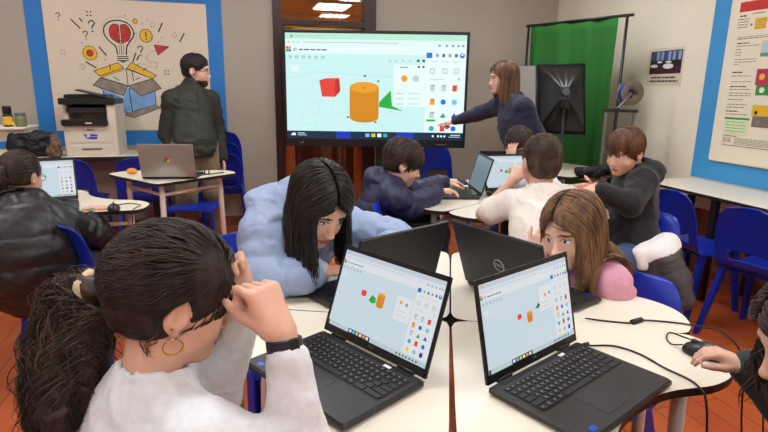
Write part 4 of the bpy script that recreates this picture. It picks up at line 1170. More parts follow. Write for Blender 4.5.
# open 3D printer frame with a blue spool
q0 = V(3.09, 3.885, TZ)
fp = empty('printer_frame', q0, math.radians(-22), 'open grey metal frame carrying a blue spool on the desk by the green screen', '3d printer')
for x in (-.115, .115): MB().rbox((x, 0, .245), (.024, .024, .49), .003).build('upright', M['steel'], fp)
MB().rbox((0, 0, .50), (.28, .03, .024), .004).build('top_bar', M['leg_dark'], fp)
MB().rbox((0, 0, .02), (.30, .22, .03), .006).build('base', M['black_pl'], fp)
MB().rbox((0, .0, .16), (.23, .02, .02), .003).build('gantry', M['steel'], fp)
MB().tube([(-.08, -.02, .515), (-.02, -.03, .53), (.058, -.05, .645), (.058, .05, .645)], .009, 8).build('spool_arm', M['steel'], fp)
sp = empty('filament_spool', q0+V(.065, -.01, .645), math.radians(-8), 'blue filament spool with grey disc flanges on top of the metal frame', 'spool')
Rm = Matrix.Rotation(PI/2, 3, 'X')
MB().lathe([(.02, -.03), (.085, -.03), (.085, .03), (.02, .03)], n=28, R=Rm).build('filament', M['spool_blue'], sp)
for yv in (-.036, .036):
    MB().lathe([(.018, yv-.003), (.098, yv-.003), (.1, yv), (.098, yv+.003), (.018, yv+.003), (.018, yv-.003)], n=32, R=Rm).build('flange', M['spool_grey'], sp)
hb = MB().lathe([(.0, -.044), (.034, -.044), (.034, -.036), (.0, -.036)], n=18, R=Rm)
for i in range(3):
    a = i*2*PI/3; hb.ball((.03*math.cos(a), .042, .03*math.sin(a)), .014, 10)
    hb.ball((.03*math.cos(a), -.042, .03*math.sin(a)), .014, 10)
hb.build('hub', M['black_pl'], sp)
def gear(s):
    s.box((2.72, 3.66, .795), (.13, .07, .03), rad=.02, k=.02).ell((2.80, 3.63, .82), (.06, .05, .03), k=.03).cap((2.66, 3.64, .82), (2.80, 3.60, .83), .015, k=.02).cap((2.60, 3.68, .775), (2.72, 3.70, .80), .014, k=.02).half((0, 0, TZ+.003), (0, 0, -1), .005)
recenter(blob('equipment_bag', (2.5, 3.55, .755), (2.92, 3.78, .87), .006, gear, M['bag_black'], 'black equipment bag heaped on the desk in front of the green screen', 'bag', amp=.012, freq=18))
st = empty('desk_microphone', (2.80, 3.56, TZ+.002), 0, 'small black gooseneck device rising beside the black bag', 'microphone')
MB().tube(spline([(0, 0, .0), (.0, 0, .06), (.02, 0, .13), (.07, 0, .17)], 6), .008, 8).build('neck', M['black_pl'], st)
MB().ball((.08, 0, .178), (.024, .02, .02), 12).build('head', M['black_pl'], st)
MB().lathe([(0, 0), (.04, 0), (.04, .012), (0, .016)], n=18).build('base', M['black_pl'], st)
# ------------------------------------------------------------------ people
def frame(az, pitch=0, roll=0):
    a, p, q = [math.radians(t) for t in (az, pitch, roll)]
    f = V(math.cos(a)*math.cos(p), math.sin(a)*math.cos(p), math.sin(p)); r = V(math.sin(a), -math.cos(a), 0); u = np.cross(r, f)
    return np.stack([r*math.cos(q)+u*math.sin(q), f, u*math.cos(q)-r*math.sin(q)])     # rows right, forward, up
class Head:
    def __init__(s, c, az, pitch=0, roll=0, hs=1.0): s.c = np.asarray(c, float); s.R = frame(az, pitch, roll); s.hs = hs
    def L(s, x, y, z): return s.c+s.hs*(x*s.R[0]+y*s.R[1]+z*s.R[2])
    def loc(s, p): return ((p-s.c)@s.R.T)/s.hs
    def ell(s, S, c, r, k=.02, op='u'): S.ell(s.L(*c), [q*s.hs for q in r], s.R, k*s.hs, op)
    def cap(s, S, a, b, ra, rb, k=.01, op='u'): S.cap(s.L(*a), s.L(*b), ra*s.hs, rb*s.hs, k*s.hs, op)
    def build(s, S, ears=True):
        s.ell(S, (0, -.012, .045), (.073, .094, .082), .01); s.ell(S, (0, .028, .005), (.064, .064, .086), .03)
        s.ell(S, (0, .034, -.052), (.052, .054, .048), .03); s.ell(S, (0, .074, -.083), (.022, .018, .017), .035)
        for x in (-1, 1): s.ell(S, (x*.036, .060, -.026), (.024, .022, .024), .025)
        s.cap(S, (-.034, .080, .036), (.034, .080, .036), .010, .010, .018)
        for x in (-1, 1): s.ell(S, (x*.031, .098, .014), (.019, .016, .011), .012, 's')
        for x in (-1, 1): s.ell(S, (x*.031, .0765, .014), (.0135, .0125, .0125), .001)
        s.cap(S, (0, .088, .018), (0, .108, -.020), .0075, .0105, .010); s.ell(S, (0, .109, -.023), (.0115, .0105, .0095), .008)
        for x in (-1, 1): s.ell(S, (x*.0115, .101, -.027), (.0075, .009, .007), .006)
        s.ell(S, (0, .0945, -.051), (.023, .0085, .0048), .006); s.ell(S, (0, .0925, -.0605), (.019, .0085, .0058), .006)
        if ears:
            for x in (-1, 1):
                s.ell(S, (x*.078, -.010, .001), (.0115, .021, .032), .008); s.ell(S, (x*.091, -.005, .004), (.011, .012, .020), .003, 's'); s.ell(S, (x*.083, .006, -.006), (.006, .004, .008), .004)
                s.ell(S, (x*.076, -.003, -.029), (.006, .009, .009), .006)
    def paint(s, v, q, mi, brow=True):
        """material slots of the face: 1 eye white, 2 iris, 3 lip, 4 brow / lash"""
        p = s.loc(v[q].mean(1)); front = p[:, 1] > .05
        for x in (-1, 1):
            d = np.linalg.norm(p-np.array((x*.031, .0765, .014)), axis=1)
            e = front & (d < .0145) & (np.abs(p[:, 2]-.014) < .0065)
            mi[e] = 1
            mi[e & (np.hypot(p[:, 0]-x*.031, p[:, 2]-.014) < .0056)] = 2
            lash = front & (np.abs(p[:, 0]-x*.031) < .017) & (np.abs(p[:, 2]-.0225+((p[:, 0]-x*.031)/.017)**2*.004) < .0022) & (p[:, 1] < .095)
            mi[lash] = 4
            if brow: mi[front & (np.abs(p[:, 0]-x*.032) < .020) & (np.abs(p[:, 2]-.037+((p[:, 0]-x*.026)/.02)**2*.004) < .0038)] = 4
        lipz = (np.abs(p[:, 2]+.0555) < .0085*np.sqrt(np.maximum(0, 1-(p[:, 0]/.024)**2))) & (p[:, 1] > .088) & front
        mi[lipz] = 3
def hand(S, w, x, n, right=True, s=.85, curl=(25, 30, 20), spread=4, thumb=(40, 20), curls=None, thumb_in=.25):
    """w wrist, x direction of the palm, n back-of-hand normal"""
    x = nrm(x); n = nrm(np.asarray(n)-x*np.dot(n, x)); y = np.cross(n, x)*(1 if right else -1)
    w = np.asarray(w, float)
    P = lambda a, b, c: w+s*(a*x+b*y+c*n)
    S.cap(P(-.03, 0, 0), P(.012, 0, 0), .021*s, .022*s, .01, flat=(n, .78))
    for b in (.027, .010, -.008, -.025): S.cap(P(.005, b*.55, 0), P(.082, b, .001), .0135*s, .0115*s, .012)
    S.cap(P(.015, .022, -.008), P(.055, .026, -.008), .014*s, .012*s, .012)
    tips = []
    for i, (b, L) in enumerate(((.028, .072), (.0095, .080), (-.009, .074), (-.026, .058))):
        c = curls[i] if curls else curl
        a = math.radians(spread*(1.5-i)); d0 = x*math.cos(a)+y*math.sin(a)
        p = P(.085, b, .001); ang = 0
        for j, (fr, r0, r1) in enumerate(((.46, .0092, .0084), (.30, .0084, .0077), (.24, .0077, .0066))):
            ang += math.radians(c[j]); d = d0*math.cos(ang)-n*math.sin(ang)
            e = p+d*L*fr*s; S.cap(p, e, r0*s, r1*s, .0035); p = e
        tips.append(p)
    a0, a1 = math.radians(thumb[0]), math.radians(thumb[1])
    d = nrm(x*math.cos(a0)+y*math.sin(a0)-n*thumb_in); p = P(.022, .026, -.006)
    e = p+d*.044*s; S.cap(p, e, .0125*s, .0105*s, .008)
    d = nrm(x*math.cos(a1)+y*math.sin(a1)-n*thumb_in*1.3); p = e; e = p+d*.032*s; S.cap(p, e, .0102*s, .0092*s, .004)
    p = e; d = nrm(x*math.cos(a1-.2)+y*math.sin(a1-.2)-n*thumb_in*1.6); e = p+d*.026*s; S.cap(p, e, .0092*s, .0072*s, .004)
    return tips
class Person:
    def __init__(s, label, head, neck, pelvis, shL, shR, elL, elR, wrL, wrR, knL, knR, anL, anR, bs=.82, hand_kw=(None, None), skin='skin', hair='hair_black', h=.005, ears=True, adult=False, fz=0.0, brow=True):
        A = lambda p: np.asarray(p, float)
        s.head = head; s.neck, s.pel = A(neck), A(pelvis)
        s.sh = {'L': A(shL), 'R': A(shR)}; s.el = {'L': A(elL), 'R': A(elR)}; s.wr = {'L': A(wrL), 'R': A(wrR)}
        s.kn = {'L': A(knL), 'R': A(knR)}; s.an = {'L': A(anL), 'R': A(anR)}; s.bs = bs; s.skin = skin
        up = nrm(s.neck-s.pel); r = s.sh['R']-s.sh['L']; r = nrm(r-up*np.dot(r, up)); s.R = np.stack([r, np.cross(up, r), up])
        s.hip = {k: s.pel+r*(.085*bs if k == 'R' else -.085*bs) for k in 'LR'}
        s.root = empty('person', (s.pel[0], s.pel[1], fz), 0, label, 'person')
        pts = np.array([s.neck, s.pel, head.c]+[d[k] for d in (s.sh, s.el, s.wr, s.kn, s.an) for k in 'LR'])
        S = SDF(pts.min(0)-.17, pts.max(0)+.17, h); s.pts = pts
        s.torso(S, -.012); s.limbs(S, 0)
        # shoulders to neck to skull
        S.cap(s.neck, head.L(0, -.018, -.035), .050*head.hs, .047*head.hs, .03)
        head.build(S, ears)
        for k, kw in zip('LR', hand_kw):
            if kw is None:
                d = nrm(s.wr[k]-s.el[k]); kw = dict(x=d, n=np.cross(d, s.R[0])*1.0+s.R[2]*.01)
            hand(S, s.wr[k], right=(k == 'R'), **kw)
        S.half((0, 0, .012), (0, 0, -1), .004)
        v, q = S.mesh(); v = relax(v, q, 1, .35)
        mi = np.zeros(len(q), int); head.paint(v, q, mi, brow)
        s.body = child_world('body', mesh_np('body', v, q, [M[skin], M['eye_white'], M['iris'], M['lip'], M[hair]], mi), s.root)
        s.h = h
    def torso(s, S, e):
        b = s.bs; n, p = s.neck, s.pel; R = s.R
        mid = lambda t: n+(p-n)*t
        S.ell(mid(.34)+R[1]*.008, (.148*b+e, .104*b+e, .19*b+e), R, .04)
        S.ell(mid(.70), (.135*b+e, .102*b+e, .16*b+e), R, .05)
        S.ell(p, (.150*b+e, .115*b+e, .115*b+e), R, .05)
        for k in 'LR':
            S.cap(n+(p-n)*.06, s.sh[k], .05*b+e, .053*b+e, .04)
    def limbs(s, S, e):
        b = s.bs
        for k in 'LR':
            S.cap(s.sh[k], s.el[k], .047*b+e, .037*b+e, .02); S.cap(s.el[k], s.wr[k], .038*b+e, .025*b+e, .012)
            S.cap(s.hip[k], s.kn[k], .078*b+e, .055*b+e, .03); S.cap(s.kn[k], s.an[k], .053*b+e, .034*b+e, .02)
            f = nrm(V(s.R[1][0], s.R[1][1], 0)); S.cap(s.an[k]+V(0, 0, -.02*b), s.an[k]+f*.15*b+V(0, 0, -.05*b), .034*b, .028*b, .02)
    def cloth(s, name, fn, material, h=.008, amp=.006, freq=11, pad=.22, it=1, parent=None, fine=0, stretch=(1, 1, 1)):
        S = SDF(s.pts.min(0)-pad, s.pts.max(0)+pad, h); fn(S)
        v, q = S.mesh(); v = relax(v, q, it, .5)
        if amp: v = wrinkle(v, q, amp, freq, seed=len(bpy.data.meshes), stretch=stretch)
        if fine: v = wrinkle(v, q, fine, freq*3.2, seed=3+len(bpy.data.meshes))
        return child_world(name, mesh_np(name, v, q, [material] if not isinstance(material, list) else material), s.root)
    def trousers(s, mt, e=.016, h=.009, rise=.05):
        def f(S):
            b = s.bs
            S.ell(s.pel, (.152*b+e, .118*b+e, .115*b+e), s.R, .03)
            for k in 'LR':
                S.cap(s.hip[k], s.kn[k], .080*b+e, .060*b+e, .03); S.cap(s.kn[k], s.an[k]+V(0, 0, .02), .058*b+e, .043*b+e, .02)
            S.half((0, 0, .03), (0, 0, -1), .01)
        return s.cloth('trousers', f, mt, h, .007, 12)
    def shoes(s, mt):
        b = s.bs; f = nrm(V(s.R[1][0], s.R[1][1], 0))
        for k in 'LR':
            a = s.an[k]
            S = SDF(a-.3*b, a+.3*b, .008); S.cap(a+V(0, 0, -.035*b)-f*.03*b, a+f*.15*b+V(0, 0, -.052*b), .045*b, .038*b, .02).cap(a+V(0, 0, .02), a+V(0, 0, -.04), .045*b, .045*b, .02)
            S.half((0, 0, max(.002, a[2]-.095*b)), (0, 0, -1), .008)
            v, q = S.mesh(); child_world('shoe', mesh_np('shoe', v, q, [mt]), s.root)
    def sleeve(s, S, k, e, cuff=.0, puff=0, n=(5, 5), ew=None, k0=.03):
        b = s.bs; w = s.wr[k]-nrm(s.wr[k]-s.el[k])*cuff
        ew = e if ew is None else ew
        S.cap(s.sh[k], s.el[k], .054*b+e, .043*b+e, k0, puff=puff, npuff=n[0]); S.cap(s.el[k], w, .043*b+e, .028*b+ew, .025, puff=puff, npuff=n[1])
    def neckhole(s, S, r=.055, up=.02, depth=.10):
        h = s.head; a = s.neck+(h.L(0, -.02, -.04)-s.neck)*.15; S.cap(a+s.R[2]*up, h.L(0, -.01, .0)+s.R[2]*.06, r*h.hs, r*1.25*h.hs, .008, 's')
# ---- hair
def tubes(curves, rad, sides=4):
    """curves (n, k, 3), rad (n, k) -> verts, quads"""
    C_ = np.asarray(curves, float); n, k, _ = C_.shape
    t = np.gradient(C_, axis=1); t /= np.linalg.norm(t, axis=2, keepdims=True)+1e-9
    ref = nrs.randn(n, 1, 3); a = np.cross(t, ref); a /= np.linalg.norm(a, axis=2, keepdims=True)+1e-9; b = np.cross(t, a)
    vs = []
    for i in range(sides):
        w = 2*PI*i/sides; vs.append(C_+(a*math.cos(w)+b*math.sin(w))*rad[:, :, None])
    v = np.stack(vs, 2).reshape(-1, 3)
    idx = np.arange(n*k*sides).reshape(n, k, sides)
    q = [np.stack([idx[:, :-1, i], idx[:, :-1, (i+1) % sides], idx[:, 1:, (i+1) % sides], idx[:, 1:, i]], -1).reshape(-1, 4) for i in range(sides)]
    return v, np.concatenate(q)
def join(*vq):
    V_, Q_, o = [], [], 0
    for v, q in vq:
        if len(v): V_.append(v); Q_.append(q+o); o += len(v)
    return np.concatenate(V_), np.concatenate(Q_)
HC, HR = np.array((0, -.014, .047)), np.array((.079, .101, .089))
def dome(h, th, ph, k=1.0):
    """point over the skull: th from the crown, ph from the front, both radians (arrays)"""
    p = np.stack([np.sin(th)*np.sin(ph), np.sin(th)*np.cos(ph), np.cos(th)], -1)*HR*k[..., None] if isinstance(k, np.ndarray) else np.stack([np.sin(th)*np.sin(ph), np.sin(th)*np.cos(ph), np.cos(th)], -1)*HR*k
    return h.c+h.hs*((p+HC)@h.R)
def skull_cap(h, grow=.004, face=(0, .105, -.035, .074, .070, .098), res=.005, ears=True, low=-.045, extra=None):
    S = SDF(h.c-.19*h.hs, h.c+.19*h.hs, res)
    h.ell(S, tuple(HC), tuple(HR+grow), .0); h.ell(S, (0, -.045, .0), (.064+grow, .060+grow, .075), .03)
    h.ell(S, face[:3], face[3:], .012, 's')
    if ears:
        for x in (-1, 1): h.ell(S, (x*.088, .000, -.006), (.024, .029, .043), .01, 's')
    S.half(h.L(0, 0, low), -h.R[2], .012)
    if extra: extra(S)
    v, q = S.mesh(); v = relax(v, q, 1, .4)
    return v, q
def short_hair(p, mt, n=700, length=.045, thmax=1.9, lift=.05, r=.0024, low=-.05, fringe=.9, res=.005, crown=(.35, PI), face=(0, .105, -.035, .074, .070, .098), wave=.0, grow=.004, ears=True):
    h = p.head
    v0, q0 = skull_cap(h, grow, face, res, low=low, ears=ears)
    v0 = wrinkle(v0, q0, .004, 60, 5)
    K = 6; th0 = np.arccos(1-nrs.rand(n)*(1-math.cos(thmax))); ph = nrs.rand(n)*2*PI-PI
    front = np.abs(ph) < .95
    th0 = np.where(front, np.minimum(th0, fringe*nrs.rand(n)), th0)
    side = (np.abs(ph) > 1.2) & (np.abs(ph) < 1.95) & (th0 > 1.35) if ears else np.zeros(n, bool)
    keep = ~side; th0, ph = th0[keep], ph[keep]; n = len(ph)
    dth = length/.09; t = np.linspace(0, 1, K)
    th = th0[:, None]+dth*t[None]*(.7+.6*nrs.rand(n))[:, None]
    phh = ph[:, None]+(nrs.randn(n)*.35)[:, None]*t[None]+wave*np.sin(6*t[None]+nrs.rand(n)[:, None]*6)
    k = 1.012+grow/.085+lift*np.sin(PI*np.minimum(t, .75))[None]*(.4+nrs.rand(n))[:, None]+.015*nrs.rand(n)[:, None]
    C_ = dome(h, th, phh, k)
    rad = r*h.hs*np.array([.9, 1.1, 1.1, .9, .6, .15])[None]*np.ones((n, 1))
    v, q = join((v0, q0), tubes(C_, rad))
    return child_world('hair', mesh_np('hair', v, q, [mt]), p.root)
def long_hair(p, mt, n=420, length=.28, part=.01, open_=.75, r=.0034, wave=.004, spheres=(), K=20, flare=.35, res=.005, layers=.12, grow=.006, lenfn=None, face=(0, .118, -.015, .072, .085, .108), drift=(0, 0, 0), low=-.06):
    h = p.head; v0, q0 = skull_cap(h, grow, face, res, ears=False, low=low)
    v0 = wrinkle(v0, q0, .003, 50, 2)
    ph = np.concatenate([open_+nrs.rand(n//2)*(PI-open_), -(open_+nrs.rand(n-n//2)*(PI-open_))]); n = len(ph)
    lay = nrs.rand(n); k = 1.012+grow/.085+layers*lay
    nd = 9; tt = np.linspace(0, 1, nd); sx = np.where(ph > 0, 1, -1)
    f = (np.abs(ph)-open_)/(PI-open_)                      # 0 front lock, 1 back of the head
    al = 1.02-2.1*f+.15*nrs.randn(n)                       # root along the parting, from the front hair line backwards
    d0 = nrm_rows(np.stack([part/.08+sx*.05, np.sin(al), np.cos(al)], -1))
    te = 1.62; d1 = np.stack([math.sin(te)*np.sin(ph), math.sin(te)*np.cos(ph), np.full(n, math.cos(te))], -1)
    om = np.arccos(np.clip((d0*d1).sum(1), -.999, .999))[:, None]
    D_ = (np.sin((1-tt)[None]*om)[..., None]*d0[:, None]+np.sin(tt[None]*om)[..., None]*d1[:, None])/np.sin(om)[..., None]
    P0 = h.c+h.hs*((D_*HR*(k[:, None]*(.97+.03*np.minimum(1, tt*4))[None])[..., None]+HC)@h.R)
    rows = [P0[:, i] for i in range(nd)]
    d = nrm_rows(P0[:, -1]-P0[:, -2]); pos = P0[:, -1].copy()
    L = length*(.75+.35*nrs.rand(n)) if lenfn is None else lenfn(ph, nrs.rand(n))
    ks = K-nd; g = np.array((0, 0, -1.0)); phs = nrs.rand(n)*6.28; drift = np.array(drift, float)
    out = pos-h.c; out[:, 2] = 0; out = nrm_rows(out)
    for i in range(ks):
        f = (i+1)/ks; d = nrm_rows(d*(.55 if i < 3 else .3)+g[None]*(.6+.5*f)+out*.10*flare*(1-f)+drift[None])
        pos = pos+d*(L/ks)[:, None]
        w = wave*np.sin(f*9+phs)[:, None]*out+wave*np.cos(f*7+phs*2)[:, None]*np.cross(out, g)
        pp = pos+w*f
        for c, rr in spheres:
            e = pp-np.asarray(c)[None]; dd = np.linalg.norm(e, axis=1); rr_ = rr+.015*lay
            m = dd < rr_; pp[m] = np.asarray(c)+e[m]/dd[m][:, None]*rr_[m][:, None]; pos[m] = pp[m]
        rows.append(pp.copy())
    C_ = np.stack(rows, 1); kk = C_.shape[1]
    rad = r*h.hs*np.interp(np.linspace(0, 1, kk), [0, .15, .8, 1], [.6, 1, .95, .2])[None]*(.7+.6*nrs.rand(n))[:, None]
    v, q = join((v0, q0), tubes(C_, rad))
    return child_world('hair', mesh_np('hair', v, q, [mt]), p.root)
def nrm_rows(a): return a/(np.linalg.norm(a, axis=1, keepdims=True)+1e-9)
def pulled_hair(p, mt, tie, n=500, r=.0026, wave=.003, grow=.008, res=.005, face=(0, .105, -.035, .074, .072, .100), low=-.04, curl=None, hairline=1.0):
    """hair drawn back over the skull to the tie; curl: (axis points, n, spread, length curve) adds a tail"""
    h = p.head; tie = np.asarray(tie, float)
    v0, q0 = skull_cap(h, grow-.003, face, res, low=low)
    v0 = wrinkle(v0, q0, .003, 45, 2)
    tl = (h.loc(tie)-HC)/HR; tl = tl/np.linalg.norm(tl)
    ph = (nrs.rand(n)*2-1)*2.5; th = np.where(np.abs(ph) < 1.0, .95+.2*nrs.rand(n), 1.15+.5*nrs.rand(n)+.25*np.maximum(0, np.abs(ph)-1.6))
    a = np.stack([np.sin(th)*np.sin(ph), np.sin(th)*np.cos(ph), np.cos(th)], -1)
    m_ = n//2; tq = np.arccos(1-.93*nrs.rand(m_)); pq = (nrs.rand(m_)*2-1)*2.2
    a[:m_] = np.stack([np.sin(tq)*np.sin(pq), np.sin(tq)*np.cos(pq), np.cos(tq)], -1)
    # start anywhere between the hair line and the tie
    s0 = nrs.rand(n)*.88; K = 12; t = np.linspace(0, 1, K)
    om = np.arccos(np.clip(a@tl, -.999, .999))[:, None]; tt = s0[:, None]+(1-s0)[:, None]*t[None]
    D = (np.sin((1-tt)*om)[..., None]*a[:, None]+np.sin(tt*om)[..., None]*tl[None, None])/np.sin(om)[..., None]
    k = 1.0+(grow+.003)/.084+.04*nrs.rand(n)[:, None]*np.sin(PI*(t*.8+.1))[None]
    ph2 = nrs.rand(n, 1)*6.3
    D = D+(.035*np.sin(tt*16+ph2))[..., None]*np.cross(D, tl[None, None])*wave/.003
    C_ = h.c+h.hs*((D*HR*k[..., None]+HC)@h.R)
    lp = h.loc(C_.reshape(-1, 3)).reshape(C_.shape); ear = np.zeros(n, bool)
    for x in (-1, 1): ear |= (np.linalg.norm((lp-np.array((x*.082, -.002, -.004)))/np.array((.03, .030, .040)), axis=2) < 1).any(1)
    C_ = C_[~ear]; n = len(C_)
    rad = r*h.hs*np.array([.3]+[1.0]*(K-2)+[.8])[None]*(.7+.7*nrs.rand(n))[:, None]
    parts = [(v0, q0), tubes(C_, rad)]
    return parts
def tail(axis, n, spread, r=.003, curl=.010, turns=5, K=34, end=.25, flow=(0, .2), sides=4):
    """loose curls around an axis curve; spread: half width along it"""
    A = np.array(spline(axis, 10)); m = len(A); u = np.linspace(0, 1, K)
    out = []
    t = np.gradient(A, axis=0); t /= np.linalg.norm(t, axis=1, keepdims=True)
    ref = np.cross(t, V(.3, .9, .2)); ref /= np.linalg.norm(ref, axis=1, keepdims=True); bi = np.cross(t, ref)
    ang = nrs.rand(n)*2*PI; rr = np.sqrt(nrs.rand(n)); ln = 1-end*nrs.rand(n)
    uu = u[None]*ln[:, None]; ix = uu*(m-1)
    def smp(X): return np.stack([np.interp(ix.ravel(), np.arange(m), X[:, i]).reshape(ix.shape) for i in range(3)], -1)
    c, e1, e2 = smp(A), smp(ref), smp(bi)
    sp = np.interp(uu, np.linspace(0, 1, len(spread)), spread)
    aa = ang[:, None]+flow[1]*uu+.5*np.sin(uu*5+ang[:, None]*3)
    P = c+(e1*np.cos(aa)[..., None]+e2*np.sin(aa)[..., None])*(sp*rr[:, None])[..., None]
    tw = 2*PI*turns*(.5+.9*nrs.rand(n))[:, None]*uu**(.7+.6*nrs.rand(n))[:, None]*np.where(nrs.rand(n) > .5, 1, -1)[:, None]+nrs.rand(n)[:, None]*6.3
    ca = curl*(.5+nrs.rand(n))[:, None]*np.minimum(1, uu*4)
    P = P+(e1*np.cos(tw)[..., None]+e2*np.sin(tw)[..., None])*ca[..., None]
    rad = r*np.interp(u, [0, .1, .8, 1], [.8, 1, .9, .15])[None]*(.6+.8*nrs.rand(n))[:, None]
    return tubes(P, rad, sides)
def axis_blob(axis, spread, res=.008, amp=.01, freq=25, f=.85):
    A = spline(axis, 6); sp = np.interp(np.linspace(0, 1, len(A)), np.linspace(0, 1, len(spread)), spread)*f
    A = np.array(A); S = SDF(A.min(0)-max(spread)-.03, A.max(0)+max(spread)+.03, res)
    for a, b, ra, rb in zip(A[:-1], A[1:], sp[:-1], sp[1:]): S.cap(a, b, ra, rb, .02)
    v, q = S.mesh(); return wrinkle(v, q, amp, freq, 4), q
def put_hair(p, parts, mt, name='hair'):
    v, q = join(*parts); return child_world(name, mesh_np(name, v, q, [mt]), p.root)
def glasses(p, mt='black_pl'):
    h = p.head; g = MB()
    for x in (-1, 1):
        g.tube([h.L(x*.033+.022*math.cos(a), .103-.06*(abs(x*.033+.022*math.cos(a)))**1.2, .010+.017*math.sin(a)) for a in np.linspace(0, 2*PI, 20)], .0016*h.hs, 6, cap=False)
        g.tube([h.L(x*.054, .100, .014), h.L(x*.078, .06, .016), h.L(x*.081, -.005, .018)], .0016*h.hs, 6)
    g.tube([h.L(-.011, .104, .014), h.L(0, .108, .016), h.L(.011, .104, .014)], .0016*h.hs, 6)
    g.build('glasses', M[mt], p.root, world=True)
def side_knees(pel, az, bs, spread=.10, drop=.0, fl=.36, sh=.0, foot=0.08):
    """seated legs: thighs forward along az, shanks down"""
    f = V(math.cos(math.radians(az)), math.sin(math.radians(az)), 0); r = V(f[1], -f[0], 0); pel = np.asarray(pel, float)
    k = {s: pel+f*fl+r*q*spread+V(0, 0, drop) for s, q in (('L', -1), ('R', 1))}
    a = {s: V(k[s][0], k[s][1], foot)+f*sh for s in 'LR'}
    return dict(knL=k['L'], knR=k['R'], anL=a['L'], anR=a['R'])
I_R, I_U, I_F = _r2, _u2, _fw
def img(r, u, f): return nrm(I_R*r+I_U*u+I_F*f)
# ---- child in white sweatshirt, front left
F1 = frame(17, 0)
h1 = Head((0, 0, 0), 17, -20, 0, .98)
h1.c = at(176, 318, .90)-h1.hs*(h1.R[0]*.078-h1.R[1]*.010)
nk = at(150, 388, .955); f1, r1 = F1[1], F1[0]
pel1 = nk-f1*.12+V(0, 0, -.41); pel1[2] = .50
g1 = Person('child with a dark curly ponytail and white sweatshirt, hands clasped before the face', h1, nk, pel1,
            nk-r1*.135+f1*.045-V(0, 0, .045), nk+r1*.135+f1*.045-V(0, 0, .045), at(212, 394, 1.17), at(300, 462, .92), at(246, 303, 1.03), at(283, 334, .925),
            bs=.84, h=.0034, skin='skin3', hair='hair_curly', **side_knees(pel1, 17, .8),
            hand_kw=(dict(x=img(-.35, .9, -.1), n=img(-.3, .2, .9), s=.92, curls=((50, 70, 40), (55, 75, 40), (60, 75, 40), (60, 75, 40)), thumb=(25, 5), thumb_in=.5),
                     dict(x=img(-.45, .86, .12), n=img(.62, .40, -.66), s=.97, curls=((48, 85, 45), (55, 85, 45), (60, 85, 45), (62, 85, 45)), thumb=(22, 0), thumb_in=.6)))
def f(S):
    g1.torso(S, .022)
    for k in 'LR': g1.sleeve(S, k, .020, cuff=.05, ew=.014)
    for k in 'LR':
        d = nrm(g1.wr[k]-g1.el[k]); S.cap(g1.wr[k]-d*.085, g1.wr[k]-d*.045, .037, .034, .006)
    S.cap(g1.neck-g1.R[2]*.02, g1.neck+g1.R[2]*.020, .068, .060, .02)
    g1.neckhole(S, .054, .012)
g1.cloth('sweatshirt', f, M['sweat_white'], .006, .008, 13, fine=.0015)
g1.trousers(M['trouser_dark']); g1.shoes(M['shoe_dark'])
tie = at(98, 292, .99)
head_ = pulled_hair(g1, None, tie, n=6500, r=.0016, wave=.007, res=.004, grow=.013, low=-.062)
ax = [tie, at(88, 291, 1.0), at(76, 312, .99), at(69, 355, .97), at(66, 400, .95), at(66, 446, .94)]
sp_ = [.016, .036, .050, .056, .056, .040]
parts = [axis_blob(ax, sp_, .006, .014, 26, .78), tail(ax, 4000, [q*1.05 for q in sp_], r=.00125, curl=.013, turns=4.2, flow=(0, .8), K=34, sides=3), tail(ax, 260, [q*1.30 for q in sp_], r=.0009, curl=.016, turns=4.5, flow=(0, .8), K=34, sides=3, end=.5)]
# flyaway curls at the nape and temple
parts += [tail([h1.L(.066, -.03, -.02), h1.L(.062, -.04, -.055), h1.L(.058, -.03, -.085)], 10, [.008, .012, .010], r=.0008, curl=.005, turns=1.5)]
put_hair(g1, head_, M['hair_head']); put_hair(g1, parts, M['hair_curly'], 'ponytail')
mb = MB(); ax_ = nrm(at(82, 292, 1.0)-tie)
u1 = nrm(np.cross(ax_, V(0, 0, 1))); u2 = np.cross(ax_, u1)
mb.tube([tie+ax_*.012+(u1*math.cos(a)+u2*math.sin(a))*(.033+.003*math.sin(7*a)) for a in np.linspace(0, 2*PI, 30)], .009, 8, cap=False)
mb.build('scrunchie', M['scrunchie'], g1.root, world=True)
mb = MB(); c = h1.L(.083, -.002, -.050)
mb.tube([c+h1.hs*(h1.R[1]*.016*math.cos(a)+h1.R[2]*.016*math.sin(a)+h1.R[0]*.003*math.sin(a)) for a in np.linspace(0, 2*PI, 26)], .0016, 8, cap=False)
mb.build('hoop_earring', M['gold'], g1.root, world=True)
mb = MB()
for yy, zz in ((.004, -.024), (-.014, -.018), (-.002, -.033)): mb.ball(h1.L(.086, yy, zz), .0028, 10)
mb.build('stud_earring', M['steel'], g1.root, world=True)
d = nrm(g1.wr['R']-g1.el['R']); u1 = nrm(np.cross(d, V(.3, .2, 1))); u2 = np.cross(d, u1); mb = MB(); c = g1.wr['R']-d*.018
for dx in (-.008, -.004, 0, .004, .008): mb.tube([c+d*dx+(u1*math.cos(a)+u2*math.sin(a))*.0285 for a in np.linspace(0, 2*PI, 30)], .0032, 6, cap=False)
wb_ = mb.build('wrist_band', mat('watch_navy', (24, 26, 44), rough=.3), g1.root, world=True)
mb = MB(); nq = img(.62, .40, -.66); nq = nrm(nq-d*np.dot(nq, d)); yq = np.cross(nq, d)
Rq = Matrix((tuple(d), tuple(yq), tuple(nq))).transposed()
mb.rbox(c+nq*.029, (.024, .020, .008), .004, R=Rq); mb.build('watch_face', M['black_pl'], g1.root, world=True)
chair(pel1[0]-.0, pel1[1], 17, 'blue plastic chair under the child in the white sweatshirt', 'blue chairs with children on them')
